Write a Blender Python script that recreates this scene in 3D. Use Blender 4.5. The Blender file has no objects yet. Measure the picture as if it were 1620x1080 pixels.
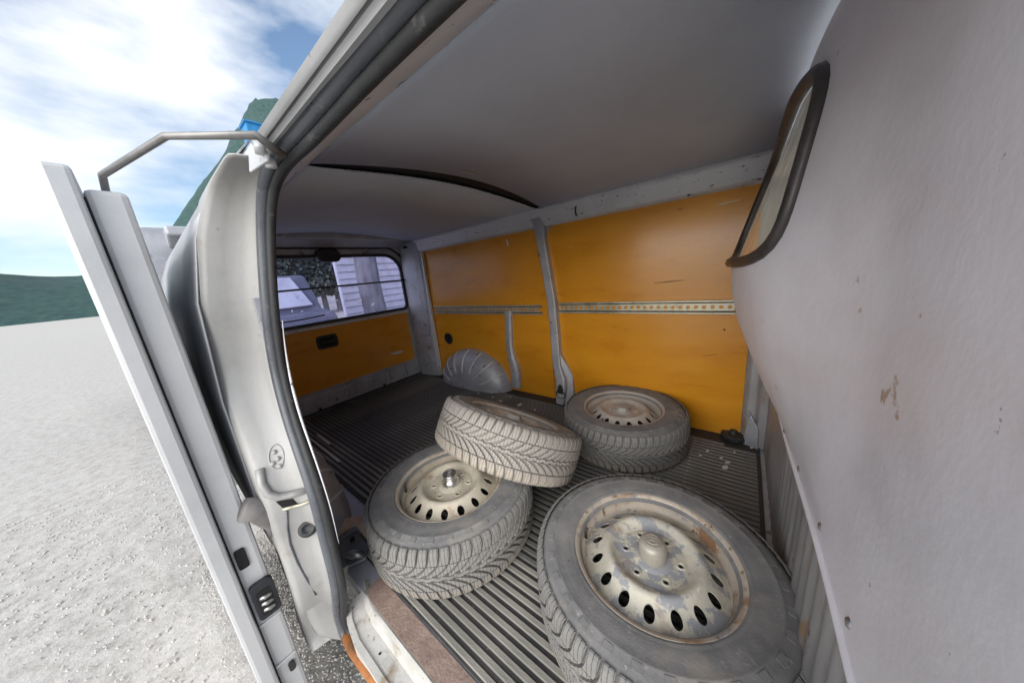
import bpy, bmesh, math, random
from mathutils import Vector, Matrix
random.seed(7)
R_ = math.radians
scn = bpy.context.scene
COL = scn.collection

# ------------------------------------------------------------------ camera
# world axes: +X to the front of the van, +Y to its far side, +Z up, cargo floor at z = 0
CAM_H = 1.0
F_PX = 459.0
def _n(v): return v.normalized()
_vx = _n(Vector((-590, -50, F_PX)))                 # towards the rear, in camera axes
_vy = Vector((370, -147, F_PX)); _vy = _n(_vy - _vx * _vx.dot(_vy))
_dn = _vx.cross(_vy)
if _dn.y < 0: _dn = -_dn
AX, AY, AZ = -_vx, _vy, -_dn                         # world axes in camera axes
def c2w(v): return Vector((AX.dot(v), AY.dot(v), AZ.dot(v)))
right, up, fwd = c2w(Vector((1, 0, 0))), c2w(Vector((0, -1, 0))), c2w(Vector((0, 0, 1)))
cam = bpy.data.cameras.new('camera'); cam_o = bpy.data.objects.new('camera', cam); COL.objects.link(cam_o)
m = Matrix.Identity(4)
for i in range(3):
    m[i][0], m[i][1], m[i][2] = right[i], up[i], -fwd[i]
m[2][3] = CAM_H
cam_o.matrix_world = m
cam.sensor_width = 36; cam.lens = 36 * F_PX / 1620
cam.clip_start = 0.02; cam.clip_end = 2000
scn.camera = cam_o

# ------------------------------------------------------------------ sky, sun, exposure
SUN_DIR = Vector((-0.30, 0.88, -0.38)).normalized()   # the way the light travels
w = bpy.data.worlds.new('World'); scn.world = w; w.use_nodes = True
nt = w.node_tree; nd = nt.nodes; lk = nt.links
bg = nd['Background']
sky = nd.new('ShaderNodeTexSky'); sky.sky_type = 'NISHITA'; sky.sun_disc = False
sky.sun_elevation = math.asin(-SUN_DIR.z)
sky.sun_rotation = math.atan2(-SUN_DIR.x, -SUN_DIR.y)
sky.air_density = 1.0; sky.dust_density = 0.6; sky.ozone_density = 1.6
tc = nd.new('ShaderNodeTexCoord'); mp = nd.new('ShaderNodeMapping'); mp.inputs['Scale'].default_value = (1, 1, 2.6)
lk.new(tc.outputs['Generated'], mp.inputs['Vector'])
ns = nd.new('ShaderNodeTexNoise'); ns.inputs['Scale'].default_value = 1.7; ns.inputs['Detail'].default_value = 7; ns.inputs['Roughness'].default_value = 0.52
lk.new(mp.outputs['Vector'], ns.inputs['Vector'])
rp = nd.new('ShaderNodeValToRGB'); rp.color_ramp.elements[0].position = 0.40; rp.color_ramp.elements[1].position = 0.56
lk.new(ns.outputs['Fac'], rp.inputs['Fac'])
mx = nd.new('ShaderNodeMix'); mx.data_type = 'RGBA'
lk.new(rp.outputs['Color'], mx.inputs['Factor']); lk.new(sky.outputs['Color'], mx.inputs['A'])
mx.inputs['B'].default_value = (5.4, 5.6, 5.9, 1)
lk.new(mx.outputs['Result'], bg.inputs['Color'])
bg.inputs['Strength'].default_value = 0.06
sun = bpy.data.lights.new('sun', 'SUN'); sun.energy = 1.5; sun.angle = R_(80); sun.color = (1.0, 0.965, 0.92)
sun_o = bpy.data.objects.new('sun', sun); COL.objects.link(sun_o)
sun_o.rotation_euler = SUN_DIR.to_track_quat('-Z', 'Y').to_euler()
scn.view_settings.view_transform = 'Standard'; scn.view_settings.look = 'None'
scn.view_settings.exposure = 1.82; scn.view_settings.gamma = 1.0
scn.view_settings.use_curve_mapping = False
scn.render.engine = 'CYCLES'
scn.cycles.use_denoising = True
scn.cycles.max_bounces = 10; scn.cycles.diffuse_bounces = 6; scn.cycles.glossy_bounces = 4
scn.cycles.transparent_max_bounces = 8

# ------------------------------------------------------------------ helpers
def ray(u, v): return c2w(Vector((u - 810, v - 540, F_PX)))
O = Vector((0, 0, CAM_H))
def PY(u, v, y): d = ray(u, v); return O + d * (y / d.y)       # the point seen at a photo position, on a wall at depth y
def PX(u, v, x): d = ray(u, v); return O + d * (x / d.x)
def PZ(u, v, z): d = ray(u, v); return O + d * ((z - CAM_H) / d.z)
def smooth(a, b, x):
    t = min(1, max(0, (x - a) / (b - a))); return t * t * (3 - 2 * t)
def interp(tab, x):
    for (a, p), (b, q) in zip(tab, tab[1:]):
        if x <= b: t = max(0, (x - a) / (b - a)); t = t * t * (3 - 2 * t) if False else t; return p + (q - p) * t
    return tab[-1][1]

class MB:
    def __init__(s): s.v = []; s.f = []
    def add(s, vs, fs):
        o = len(s.v); s.v += [tuple(x) for x in vs]; s.f += [tuple(i + o for i in f) for f in fs]; return s
    def box(s, x0, x1, y0, y1, z0, z1):
        return s.add([(x0,y0,z0),(x1,y0,z0),(x1,y1,z0),(x0,y1,z0),(x0,y0,z1),(x1,y0,z1),(x1,y1,z1),(x0,y1,z1)],
                     [(0,3,2,1),(4,5,6,7),(0,1,5,4),(1,2,6,5),(2,3,7,6),(3,0,4,7)])
    def prism(s, pts, vec):
        n = len(pts); vec = Vector(vec); a = [Vector(p) for p in pts]
        return s.add(a + [p + vec for p in a], [tuple(range(n))[::-1], tuple(range(n, 2*n))] + [(i, (i+1) % n, n + (i+1) % n, n + i) for i in range(n)])
    def grid(s, rows, close_u=False, close_v=False):
        n = len(rows[0]); r = len(rows); vs = [p for row in rows for p in row]; fs = []
        for i in range(r - (0 if close_v else 1)):
            for j in range(n - (0 if close_u else 1)):
                a = i*n + j; b = i*n + (j+1) % n; c = ((i+1) % r)*n + (j+1) % n; d = ((i+1) % r)*n + j
                fs.append((a, b, c, d))
        return s.add(vs, fs)
    def tube(s, path, rad, seg=8, closed=False, cap=True):
        P = [Vector(p) for p in path]; n = len(P); rows = []; nrm = None
        for i in range(n):
            if closed: t = P[(i+1) % n] - P[i-1]
            else: t = P[min(i+1, n-1)] - P[max(i-1, 0)]
            t.normalize()
            if nrm is None: nrm = t.orthogonal().normalized()
            nrm = (nrm - t * nrm.dot(t)).normalized(); b = t.cross(nrm)
            r = rad[i] if isinstance(rad, (list, tuple)) else rad
            rows.append([P[i] + (nrm * math.cos(2*math.pi*k/seg) + b * math.sin(2*math.pi*k/seg)) * r for k in range(seg)])
        o = len(s.v); s.grid(rows, close_u=True, close_v=closed)
        if cap and not closed: s.f.append(tuple(range(o, o+seg))[::-1]); s.f.append(tuple(range(o + (n-1)*seg, o + n*seg)))
        return s
    def sweep(s, path, prof, upv=(0, 0, 1), widths=None, cap=True):
        """prof: closed list of (side, up) offsets, carried along the path"""
        P = [Vector(p) for p in path]; n = len(P); rows = []; upv = Vector(upv)
        for i in range(n):
            t = (P[min(i+1, n-1)] - P[max(i-1, 0)]).normalized()
            sd = t.cross(upv).normalized(); u2 = sd.cross(t)
            k = widths[i] if widths else 1
            rows.append([P[i] + sd * a * k + u2 * b for a, b in prof])
        o = len(s.v); m_ = len(prof); s.grid(rows, close_u=True)
        if cap: s.f.append(tuple(range(o, o+m_))[::-1]); s.f.append(tuple(range(o + (n-1)*m_, o + n*m_)))
        return s
    def lathe(s, prof, seg=64, c=(0, 0, 0)):
        rows = [[(c[0] + r*math.cos(2*math.pi*k/seg), c[1] + r*math.sin(2*math.pi*k/seg), c[2] + z) for k in range(seg)] for r, z in prof]
        return s.grid(rows, close_u=True)
    def disc(s, c, r, seg=24, axis='z'):
        vs = []
        for k in range(seg):
            a, b = r*math.cos(2*math.pi*k/seg), r*math.sin(2*math.pi*k/seg)
            vs.append((c[0]+a, c[1]+b, c[2]) if axis == 'z' else (c[0]+a, c[1], c[2]+b) if axis == 'y' else (c[0], c[1]+a, c[2]+b))
        return s.add(vs, [tuple(range(seg))])
    def mesh(s, name, mat=None, sm=False):
        me = bpy.data.meshes.new(name); me.from_pydata([tuple(x) for x in s.v], [], s.f)
        bm = bmesh.new(); bm.from_mesh(me); bmesh.ops.recalc_face_normals(bm, faces=bm.faces); bm.to_mesh(me); bm.free()
        if mat: me.materials.append(mat)
        if sm: me.shade_smooth() if hasattr(me, 'shade_smooth') else [setattr(p, 'use_smooth', True) for p in me.polygons]
        me.update(); return me
    def obj(s, name, mat, parent=None, sm=False, bevel=0, solid=0, auto=None, label=None):
        o = bpy.data.objects.new(name, s.mesh(name, mat, sm or auto is not None)); COL.objects.link(o)
        if parent is not None: attach(o, parent)
        if solid: md = o.modifiers.new('Solidify', 'SOLIDIFY'); md.thickness = solid; md.offset = 0
        if bevel: md = o.modifiers.new('Bevel', 'BEVEL'); md.width = bevel; md.segments = 2; md.limit_method = 'ANGLE'; md.angle_limit = R_(35)
        if auto is not None:
            a = R_(auto); me = o.data; bm = bmesh.new(); bm.from_mesh(me)
            for e in bm.edges:
                if len(e.link_faces) == 2 and e.calc_face_angle(0) > a: e.smooth = False
            bm.to_mesh(me); bm.free()
        if label: o['label'] = label
        return o
ROOTLOC = {}
def attach(o, parent):
    o.parent = parent
    w_ = ROOTLOC.get(parent.name)
    if w_ is not None: o.matrix_parent_inverse = Matrix.Translation(w_).inverted()
def thing(name, label, cat, loc=(0, 0, 0), group=None, worldkids=False):
    o = bpy.data.objects.new(name, None); COL.objects.link(o); o.location = loc; o.empty_display_size = 0.1
    o['label'] = label; o['category'] = cat
    if group: o['group'] = group
    if worldkids: ROOTLOC[o.name] = Vector(loc)       # its parts are written in world coordinates
    return o
def tag(o, label, cat, group=None, kind=None):
    o['label'] = label; o['category'] = cat
    if group: o['group'] = group
    if kind: o['kind'] = kind
    return o
def rrect(w, h, r, n=5):
    pts = []
    for cx, cy, a0 in ((w/2-r, h/2-r, 0), (-w/2+r, h/2-r, 90), (-w/2+r, -h/2+r, 180), (w/2-r, -h/2+r, 270)):
        for k in range(n+1):
            a = R_(a0 + 90*k/n); pts.append((cx + r*math.cos(a), cy + r*math.sin(a)))
    return pts

# ------------------------------------------------------------------ materials
def mat(name, cols, scale=6, detail=6, rough=0.6, rvar=0.0, metal=0.0, bump=0.0, bscale=60, stretch=(1, 1, 1), spots=None, coat=0.0, spec=0.5, contrast=None):
    """noise ramp of real surface colours, fine relief, and optional layers of chips/dust (scale, threshold, softness, colour)"""
    M_ = bpy.data.materials.new(name); M_.use_nodes = True; t = M_.node_tree; N = t.nodes; L = t.links
    b = N['Principled BSDF']; co = N.new('ShaderNodeTexCoord'); mp_ = N.new('ShaderNodeMapping'); mp_.inputs['Scale'].default_value = stretch
    L.new(co.outputs['Object'], mp_.inputs['Vector'])
    n1 = N.new('ShaderNodeTexNoise'); n1.inputs['Scale'].default_value = scale; n1.inputs['Detail'].default_value = detail; n1.inputs['Roughness'].default_value = 0.62
    L.new(mp_.outputs['Vector'], n1.inputs['Vector'])
    r1 = N.new('ShaderNodeValToRGB'); els = r1.color_ramp.elements
    lo, hi = contrast or (0.3, 0.7)
    k = len(cols)
    for i, c in enumerate(cols):
        p = lo + (hi - lo) * i / max(1, k - 1)
        e = els[i] if i < 2 else els.new(p)
        e.position = p; e.color = (*c, 1)
    if k == 1: els[1].color = (*cols[0], 1)
    L.new(n1.outputs['Fac'], r1.inputs['Fac'])
    colr = r1.outputs['Color']
    for si, sp in enumerate(spots or []):
        sc_, th, so, c = sp[:4]; st = sp[4] if len(sp) > 4 else stretch
        m2 = N.new('ShaderNodeMapping'); m2.inputs['Scale'].default_value = st; m2.inputs['Location'].default_value = (3.1*si + 1, 1.7*si, 5.3*si)
        L.new(co.outputs['Object'], m2.inputs['Vector'])
        n2 = N.new('ShaderNodeTexNoise'); n2.inputs['Scale'].default_value = sc_; n2.inputs['Detail'].default_value = 8; n2.inputs['Roughness'].default_value = 0.65
        L.new(m2.outputs['Vector'], n2.inputs['Vector'])
        r2 = N.new('ShaderNodeMapRange'); r2.inputs['From Min'].default_value = th; r2.inputs['From Max'].default_value = th + so
        L.new(n2.outputs['Fac'], r2.inputs['Value'])
        mx_ = N.new('ShaderNodeMix'); mx_.data_type = 'RGBA'; L.new(r2.outputs['Result'], mx_.inputs['Factor']); L.new(colr, mx_.inputs['A']); mx_.inputs['B'].default_value = (*c, 1)
        colr = mx_.outputs['Result']
    L.new(colr, b.inputs['Base Color'])
    b.inputs['Metallic'].default_value = metal; b.inputs['Roughness'].default_value = rough
    b.inputs['Specular IOR Level'].default_value = spec
    if coat: b.inputs['Coat Weight'].default_value = coat; b.inputs['Coat Roughness'].default_value = 0.18
    if rvar:
        r3 = N.new('ShaderNodeMapRange'); r3.inputs['From Min'].default_value = 0.3; r3.inputs['From Max'].default_value = 0.7
        r3.inputs['To Min'].default_value = rough - rvar; r3.inputs['To Max'].default_value = rough + rvar
        L.new(n1.outputs['Fac'], r3.inputs['Value']); L.new(r3.outputs['Result'], b.inputs['Roughness'])
    if bump:
        n4 = N.new('ShaderNodeTexNoise'); n4.inputs['Scale'].default_value = bscale; n4.inputs['Detail'].default_value = 5
        L.new(mp_.outputs['Vector'], n4.inputs['Vector'])
        bp = N.new('ShaderNodeBump'); bp.inputs['Strength'].default_value = bump; bp.inputs['Distance'].default_value = 0.004
        L.new(n4.outputs['Fac'], bp.inputs['Height']); L.new(bp.outputs['Normal'], b.inputs['Normal'])
    return M_
def flat(name, c, rough=0.5, metal=0.0): return mat(name, [tuple(x*0.85 for x in c), tuple(min(1, x*1.12) for x in c)], 14, 5, rough, 0.05, metal)

m_silver = mat('silver_paint', [(.30,.31,.33), (.37,.38,.40), (.43,.43,.44)], 5, 8, .42, .1, .35, .12, 90, spots=[(9, .64, .06, (.22,.20,.18)), (34, .68, .03, (.55,.55,.55))])
m_silver_in = mat('worn_silver_steel', [(.33,.34,.375), (.42,.43,.465), (.50,.51,.535)], 7, 9, .45, .12, .25, .25, 60, spots=[(14, .60, .08, (.16,.15,.15)), (45, .67, .02, (.62,.62,.60)), (26, .72, .02, (.20,.12,.07))])
m_rail_paint = mat('scuffed_rail_paint', [(.60,.61,.63), (.70,.71,.73)], 7, 8, .4, .1, .15, .15, 70, spots=[(22, .62, .03, (.12,.12,.13), (1, 1, 3)), (50, .66, .02, (.7,.7,.68))])
m_door = mat('pale_grey_door_paint', [(.46,.47,.48), (.55,.56,.57), (.60,.60,.61)], 3, 7, .38, .08, .15, .06, 120, spots=[(18, .66, .05, (.36,.33,.29))])
m_jamb = mat('dusty_jamb_paint', [(.30,.30,.297), (.37,.366,.355), (.41,.41,.405)], 4, 8, .45, .1, .12, .15, 80, spots=[(10, .60, .12, (.33,.30,.26)), (40, .68, .03, (.25,.22,.2))])
m_lining = mat('grey_roof_board', [(.44,.485,.57), (.49,.535,.62), (.53,.57,.65)], 3, 9, .62, .06, 0, .35, 260, spots=[(70, .70, .03, (.42,.42,.42)), (16, .73, .02, (.18,.18,.18))])
m_orange = mat('varnished_orange_plywood', [(.60,.23,.012), (.69,.285,.013), (.73,.32,.02)], 2.2, 8, .30, .05, 0, .10, 40, stretch=(1, 1, 3.2), coat=.35,
               spots=[(16, .69, .03, (.36,.13,.01), (.35, 1, 5)), (30, .71, .015, (.80,.55,.25), (.4, 1, 6)), (75, .735, .015, (.12,.05,.01), (1, 1, 1))])
m_scuff = mat('bare_scuff', [(.70,.52,.30), (.80,.68,.50)], 60, 4, .7)
m_chip = mat('pale_chip', [(.62,.60,.55), (.78,.76,.72)], 60, 4, .7)
m_rub = mat('black_rubber', [(.018,.019,.021), (.035,.036,.038)], 18, 6, .55, .1, 0, .2, 150, spots=[(30, .62, .1, (.10,.095,.09))])
m_seal = mat('door_rubber', [(.07,.076,.088), (.11,.118,.132)], 10, 8, .30, .1, 0, .12, 110, spots=[(24, .62, .12, (.19,.19,.19))])
m_sealrust = mat('rust_stained_rubber', [(.09,.045,.02), (.30,.11,.03), (.46,.19,.05)], 14, 8, .6, .1, 0, .3, 90)
m_mat = mat('dusty_rubber_mat', [(.022,.022,.024), (.04,.039,.038), (.065,.062,.058)], 5, 9, .62, .1, 0, .4, 160, spots=[(40, .64, .05, (.16,.15,.135)), (110, .70, .03, (.40,.38,.34))])
m_brown = mat('rust_brown_felt', [(.21,.145,.12), (.28,.20,.165), (.33,.25,.21)], 26, 9, .9, .05, 0, .6, 130, spots=[(60, .66, .04, (.52,.46,.40))])
m_zinc = mat('zinc_rail', [(.40,.36,.25), (.54,.50,.38), (.62,.59,.49)], 12, 8, .42, .1, .55, .15, 120, spots=[(30, .63, .04, (.20,.17,.12))])
m_black = mat('black_plastic', [(.012,.014,.018), (.022,.025,.03)], 20, 4, .45, .06)
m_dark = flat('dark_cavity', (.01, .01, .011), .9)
m_bow = mat('dark_roof_bow', [(.003,.005,.008), (.007,.010,.015)], 9, 5, .7)
m_fibre = mat('torn_fibre', [(.80,.80,.80), (.86,.86,.85)], 90, 4, .9)
m_chrome = mat('chrome', [(.62,.62,.62), (.8,.8,.8)], 30, 6, .28, .1, 1.0, .15, 120, spots=[(40, .58, .06, (.18,.15,.12))])
m_steel = mat('bare_steel', [(.35,.35,.35), (.55,.54,.52)], 25, 6, .35, .1, .9)
m_card = mat('pink_brown_cardboard', [(.58,.40,.30), (.68,.50,.39)], 20, 6, .9, .04, 0, .3, 90)
m_paper = mat('paper_scrap', [(.60,.57,.52), (.75,.73,.70)], 60, 4, .9)
m_bulk = mat('pale_partition_moulding', [(.66,.63,.66), (.76,.73,.77), (.82,.80,.84)], 4, 9, .42, .1, 0, .12, 80, spots=[(14, .66, .05, (.42,.33,.27)), (40, .70, .02, (.22,.2,.2))])
m_ribsteel = mat('rubbed_ribbed_steel', [(.28,.27,.27), (.38,.37,.37), (.46,.45,.46)], 8, 9, .42, .1, .35, .2, 70, stretch=(1, 1, .35), spots=[(16, .60, .05, (.40,.27,.17), (1, 1, .3)), (40, .66, .03, (.1,.09,.09))])
m_gasket = mat('brown_black_gasket', [(.03,.026,.026), (.07,.058,.056)], 14, 6, .4, .1)
def tyre_mat(name, c0, c1, c2, sipes):
    M_ = mat(name, [c0, c1, c2], 9, 9, .88, .06, 0, .25, 220, spots=[(36, .60, .14, tuple(x*1.35 for x in c2)), (18, .64, .08, tuple(x*.62 for x in c0)), (6, .54, .14, (c2[0]*1.12, c2[1]*1.06, c2[2]*.98)), (70, .66, .04, tuple(x*1.5 for x in c2))])
    if sipes:                                    # thin zigzag slits cut across every tread block
        t = M_.node_tree; N = t.nodes; L = t.links; b = N['Principled BSDF']
        co = N.new('ShaderNodeTexCoord'); wv = N.new('ShaderNodeTexWave'); wv.wave_type = 'BANDS'; wv.bands_direction = 'Y'; wv.wave_profile = 'TRI'
        wv.inputs['Scale'].default_value = 28; wv.inputs['Distortion'].default_value = 1.2; wv.inputs['Detail'].default_value = 1; wv.inputs['Detail Scale'].default_value = 6
        L.new(co.outputs['Object'], wv.inputs['Vector'])
        r = N.new('ShaderNodeMapRange'); r.inputs['From Min'].default_value = 0.0; r.inputs['From Max'].default_value = 0.22
        L.new(wv.outputs['Fac'], r.inputs['Value'])
        bp = N.new('ShaderNodeBump'); bp.inputs['Strength'].default_value = .9; bp.inputs['Distance'].default_value = .0025
        L.new(r.outputs['Result'], bp.inputs['Height'])
        old = b.inputs['Normal'].links[0].from_node; L.new(old.outputs['Normal'], bp.inputs['Normal']); L.new(bp.outputs['Normal'], b.inputs['Normal'])
    return M_
def rim_mat(name, cream, grey, rust, th_g, th_r):
    return mat(name, [tuple(x*.82 for x in cream), cream, tuple(min(.85, x*1.14) for x in cream)], 12, 9, .55, .1, .1, .3, 90,
               spots=[(19, th_g, .05, grey), (8, th_r, .12, rust), (34, th_r + .08, .05, tuple(x*.6 for x in rust)), (55, .64, .04, tuple(min(.8, x*1.25) for x in cream))])

# ------------------------------------------------------------------ ground and surroundings
GZ = -0.52
g = MB(); n = 48
def gsz(i): t = (i / n) * 2 - 1; return math.copysign(abs(t) ** 3, t) * 700
g.grid([[(gsz(i), gsz(j), GZ - 0.02 + (0.012 * math.sin(i*1.7) * math.cos(j*2.3))) for i in range(n+1)] for j in range(n+1)])
m_ground = mat('pale_gravel', [(.36,.34,.31), (.48,.46,.43), (.56,.54,.51)], 18, 10, .95, .02, 0, .9, 70, spots=[(90, .62, .06, (.32,.30,.275)), (130, .64, .05, (.62,.60,.57))])
go = g.obj('ground', m_ground); go['kind'] = 'structure'; go['label'] = 'pale gravel yard around and under the van'
st = MB()
for i in range(15000):
    near_ = i < 9000; x = random.uniform(-2.4, -.6) if near_ else random.uniform(-4.5, -.3); y = random.uniform(-.15, .42) if near_ else random.uniform(-2.2, .45); r = random.uniform(.002, .0065) if near_ else random.uniform(.002, .009)
    a = random.uniform(0, 6.28)
    vs = []
    for k in range(5):
        q = a + k*2*math.pi/5; rr = r * random.uniform(.7, 1.2); vs.append((x + rr*math.cos(q), y + rr*math.sin(q), GZ - .015))
    top = [(x + (p[0]-x)*.55, y + (p[1]-y)*.55, GZ - .015 + r*random.uniform(.5, 1.0)) for p in vs]
    st.add(vs + top, [(0,1,6,5), (1,2,7,6), (2,3,8,7), (3,4,9,8), (4,0,5,9), (5,6,7,8,9)])
so = st.obj('gravel', mat('loose_stones', [(.40,.38,.35), (.52,.50,.47), (.64,.61,.58)], 45, 3, .95)); tag(so, 'loose pale gravel between the sliding door and the van', 'gravel', kind='stuff')

# wooded hill behind the van
hm = mat('wooded_hillside', [(.012,.038,.042), (.022,.062,.060), (.035,.085,.072)], .22, 10, .95, 0, 0, 1.0, .6)
from mathutils import noise as mnoise
h = MB(); rows = []
for i in range(161):
    row = []
    for j in range(41):
        u = i/160; v = j/40; y = -420 + 900*u; x = -330 - 340*v
        hh = 250*math.exp(-((y - 175)/120)**2)*math.sin(math.pi*v)**.8 if 0 < v < 1 else 0
        hh += 60*math.sin(math.pi*v)*math.exp(-((y + 140)/120)**2)
        q = Vector((x*.012, y*.012, 0)); hh *= 1 + .10*mnoise.fractal(q, 1, 2, 5) + .02*mnoise.noise(q*30)
        row.append((x, y, GZ - 1 + hh))
    rows.append(row)
h.grid(rows); ho = h.obj('hill', hm, sm=True); ho['kind'] = 'structure'; ho['label'] = 'dark green wooded hill rising far behind the van'

# ------------------------------------------------------------------ the van
VL = Vector((-1.3, 1.0, GZ))
van = thing('panel_van', 'silver panel van with its side door slid open and orange plywood walls', 'van', VL, worldkids=True)
def vp(mb, name, mt, **k): return mb.obj(name, mt, van, **k)
def sub(mb, name, mt, parent, **k):
    o = mb.obj(name, mt, None, **k); o.parent = parent; return o    # parent already in world axes
XR, XF = -2.76, 0.13          # tailgate plane, bulkhead plane
YF = 1.82                      # far wall panels

# floor pan, outer shell
vp(MB().box(XR-.06, XF+.1, .232, 1.90, -.06, -.004), 'floor_pan', m_silver_in)
vp(MB().box(XR-.05, XF+.1, 1.862, 1.90, -.3, 1.42), 'side_skin', m_silver)
rf = MB(); rows = []
for i in range(2):
    x = (XR-.05, .6)[i]; row = []
    for k in range(25):
        a = k/24; y = .291 + a*1.60; row.append((x, y, 1.402 + .085*math.sin(math.pi*a)**.8))
    rows.append(row)
rf.grid(rows); vp(rf, 'roof_skin', m_silver, sm=True, solid=.006)

# roof lining, two boards with the dark roof bow showing between them
def ceil_z(y): a = (y - .43) / 1.36; return 1.388 + .055*math.sin(math.pi*max(0, min(1, a)))
def lining(name, fa, fb, jag=0):
    mb = MB(); N_ = 60; r0, r1 = [], []
    for k in range(N_+1):
        y = .432 + (1.79-.432)*k/N_; z = ceil_z(y); r0.append((fa(y), y, z)); r1.append((fb(y) + (random.uniform(-jag, jag) if jag else 0), y, z))
    mid = [[tuple(Vector(a).lerp(Vector(b), t)) for a, b in zip(r0, r1)] for t in (0, .33, .66, 1)]
    mb.grid(mid); return vp(mb, name, m_lining, sm=True, solid=.004)
def lens(y): a = (y - .43)/1.36; return max(0, math.sin(math.pi*min(1, max(0, a)))) ** .6
lf = lining('roof_lining', lambda y: .17, lambda y: -1.084 + .046*lens(y))
lr = lining('roof_lining', lambda y: -1.108 - .038*lens(y), lambda y: -2.62 + .05*(1-lens(y)), .0035)
bw = MB(); bw.grid([[(x, .42 + 1.365*k/40, ceil_z(.42 + 1.365*k/40) + .012) for k in range(41)] for x in (-1.0, -1.22)])
bow = vp(bw, 'roof_bow', m_bow, sm=True, solid=.003)
fb = MB()
for k in range(150):
    y = .56 + 1.15*k/150; r = random.uniform(.002, .0052); x = -1.108 - .038*lens(y) + random.uniform(-.002, .005)
    fb.add([(x-r, y-r*1.6, ceil_z(y)-.003), (x+r*2, y, ceil_z(y)-.003-r), (x-r, y+r*1.6, ceil_z(y)-.003), (x, y, ceil_z(y)+.002)], [(0,1,2),(0,1,3),(1,2,3),(0,2,3)])
sub(fb, 'torn_edge', m_fibre, lr)['kind'] = 'stuff'
# peeled patch and two small scrapes on the lining
for (u, v, wd, ht, mt_, nm) in ((742, 274, .11, .035, mat('peeled_board', [(.30,.28,.27), (.40,.37,.35)], 30, 6, .8), 'peeled_patch'), (627, 355, .018, .09, m_chip, 'scrape'), (634, 352, .014, .075, m_chip, 'scrape')):
    c = PZ(u, v, ceil_z(PZ(u, v, 1.42).y)); 
    for _ in range(4): c = PZ(u, v, ceil_z(c.y) - .0035)
    pts = [(c.x + ht/2*math.cos(a)*random.uniform(.7, 1.1), c.y + wd/2*math.sin(a)*random.uniform(.75, 1.1)) for a in [k*2*math.pi/11 for k in range(11)]]
    mb = MB().prism([(x, y, ceil_z(y)-.0032) for x, y in pts], (0, 0, -.0012)); sub(mb, nm, mt_, lf if nm[0] == 'p' else lr)

# ---- far side: header rail, panels, pillars
hr = MB(); pr = [(1.85,1.270),(1.812,1.274),(1.797,1.280),(1.786,1.292),(1.778,1.366),(1.768,1.378),(1.772,1.392),(1.85,1.41)]
hr.grid([[(x, y + (.012*math.sin(math.pi*i/14) if 0 else 0), z) for y, z in pr] for i, x in enumerate([-2.66 + 2.86*i/14 for i in range(15)])], close_u=True)
header = vp(hr, 'header_rail', m_rail_paint, auto=40)
hk = PY(912, 333, 1.782)
sub(MB().tube([hk + Vector((0, .005, .025)), hk + Vector((0, -.012, .018)), hk + Vector((0, -.018, -.005)), hk + Vector((0, -.008, -.03)), hk + Vector((0, .004, -.028))], .0045, 6), 'hook', m_rub, header, sm=True)
dm = MB()
for u, v in ((772, 355), (815, 345), (828, 344), (960, 300), (1000, 293), (700, 380)):
    p = PY(u, v, 1.781); dm.add([p + Vector((-.006, -.001, .02)), p + Vector((.006, -.001, .02)), p + Vector((.004, -.001, -.02)), p + Vector((-.004, -.001, -.02))], [(0,1,2,3)])
sub(dm, 'scratches', m_chip, header)['kind'] = 'stuff'

def rpanel(x0, x1, z0, z1, radii, y=YF, t=.006):
    pts = []
    for (cx, cz, sx, sz, r, a0) in ((x1, z1, -1, -1, radii[0], 0), (x0, z1, 1, -1, radii[1], 90), (x0, z0, 1, 1, radii[2], 180), (x1, z0, -1, 1, radii[3], 270)):
        for k in range(6):
            a = R_(a0 + 18*k); pts.append((cx + sx*r + r*math.cos(a), y, cz + sz*r + r*math.sin(a)))
    return MB().prism(pts, (0, t, 0))
backing = vp(MB().box(-2.70, .16, 1.835, 1.86, -.003, 1.40), 'side_frame', m_silver_in)
p_front = vp(rpanel(-1.095, .043, .008, 1.33, (.01, .01, .01, .03)), 'plywood_panel', m_orange, label='bright orange plywood panel between the middle pillar and the partition')
p_rear = vp(rpanel(-2.474, -1.10, .008, 1.33, (.01, .02, .03, .01)), 'plywood_panel', m_orange, label='orange plywood panel behind the middle pillar, above the wheel arch')
# rounded steel corners where rail and pillars meet
def gusset(cx, cz, sx, sz, r, y=1.803):
    pts = [(cx, y, cz)] + [(cx + sx*(r - r*math.sin(R_(a))), y, cz + sz*(r - r*math.cos(R_(a)))) for a in range(0, 91, 15)]
    return MB().prism(pts, (0, .02, 0))
# middle pillar: hat section that kicks inwards at its foot
def P_list(lst): return [PY(u, v, y) for u, v, y in lst]
pil = P_list([(846, 338, 1.80), (853, 360, 1.786), (856, 385, 1.782), (864, 430, 1.781), (872, 478, 1.780), (876, 520, 1.779), (879, 560, 1.776), (881, 580, 1.770), (886, 600, 1.752), (887, 612, 1.742), (886, 638, 1.735)])
prof_h = [(-.034, -.05), (-.034, .004), (-.024, .014), (.020, .014), (.030, .006), (.034, -.05)]
pb = MB().sweep(pil, prof_h, upv=(0, -1, 0), widths=[1.5, 1.15, 1, .95, .95, .95, .95, 1, 1.15, 1.1, 1.0])
pillar = vp(pb, 'pillar', m_silver_in, auto=35, label='bare silver middle pillar with a kicked foot')
for cx, sx in ((pil[2].x - .036, -1), (pil[2].x + .036, 1)):
    sub(gusset(cx, 1.278, sx, -1, .065), 'corner_gusset', m_silver_in, pillar)
edge = [p + Vector((.033, -.012, 0)) for p in pil[1:]]
sub(MB().tube(edge, .0035, 6), 'edge_flange', m_rail_paint, pillar, sm=True)
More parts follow.
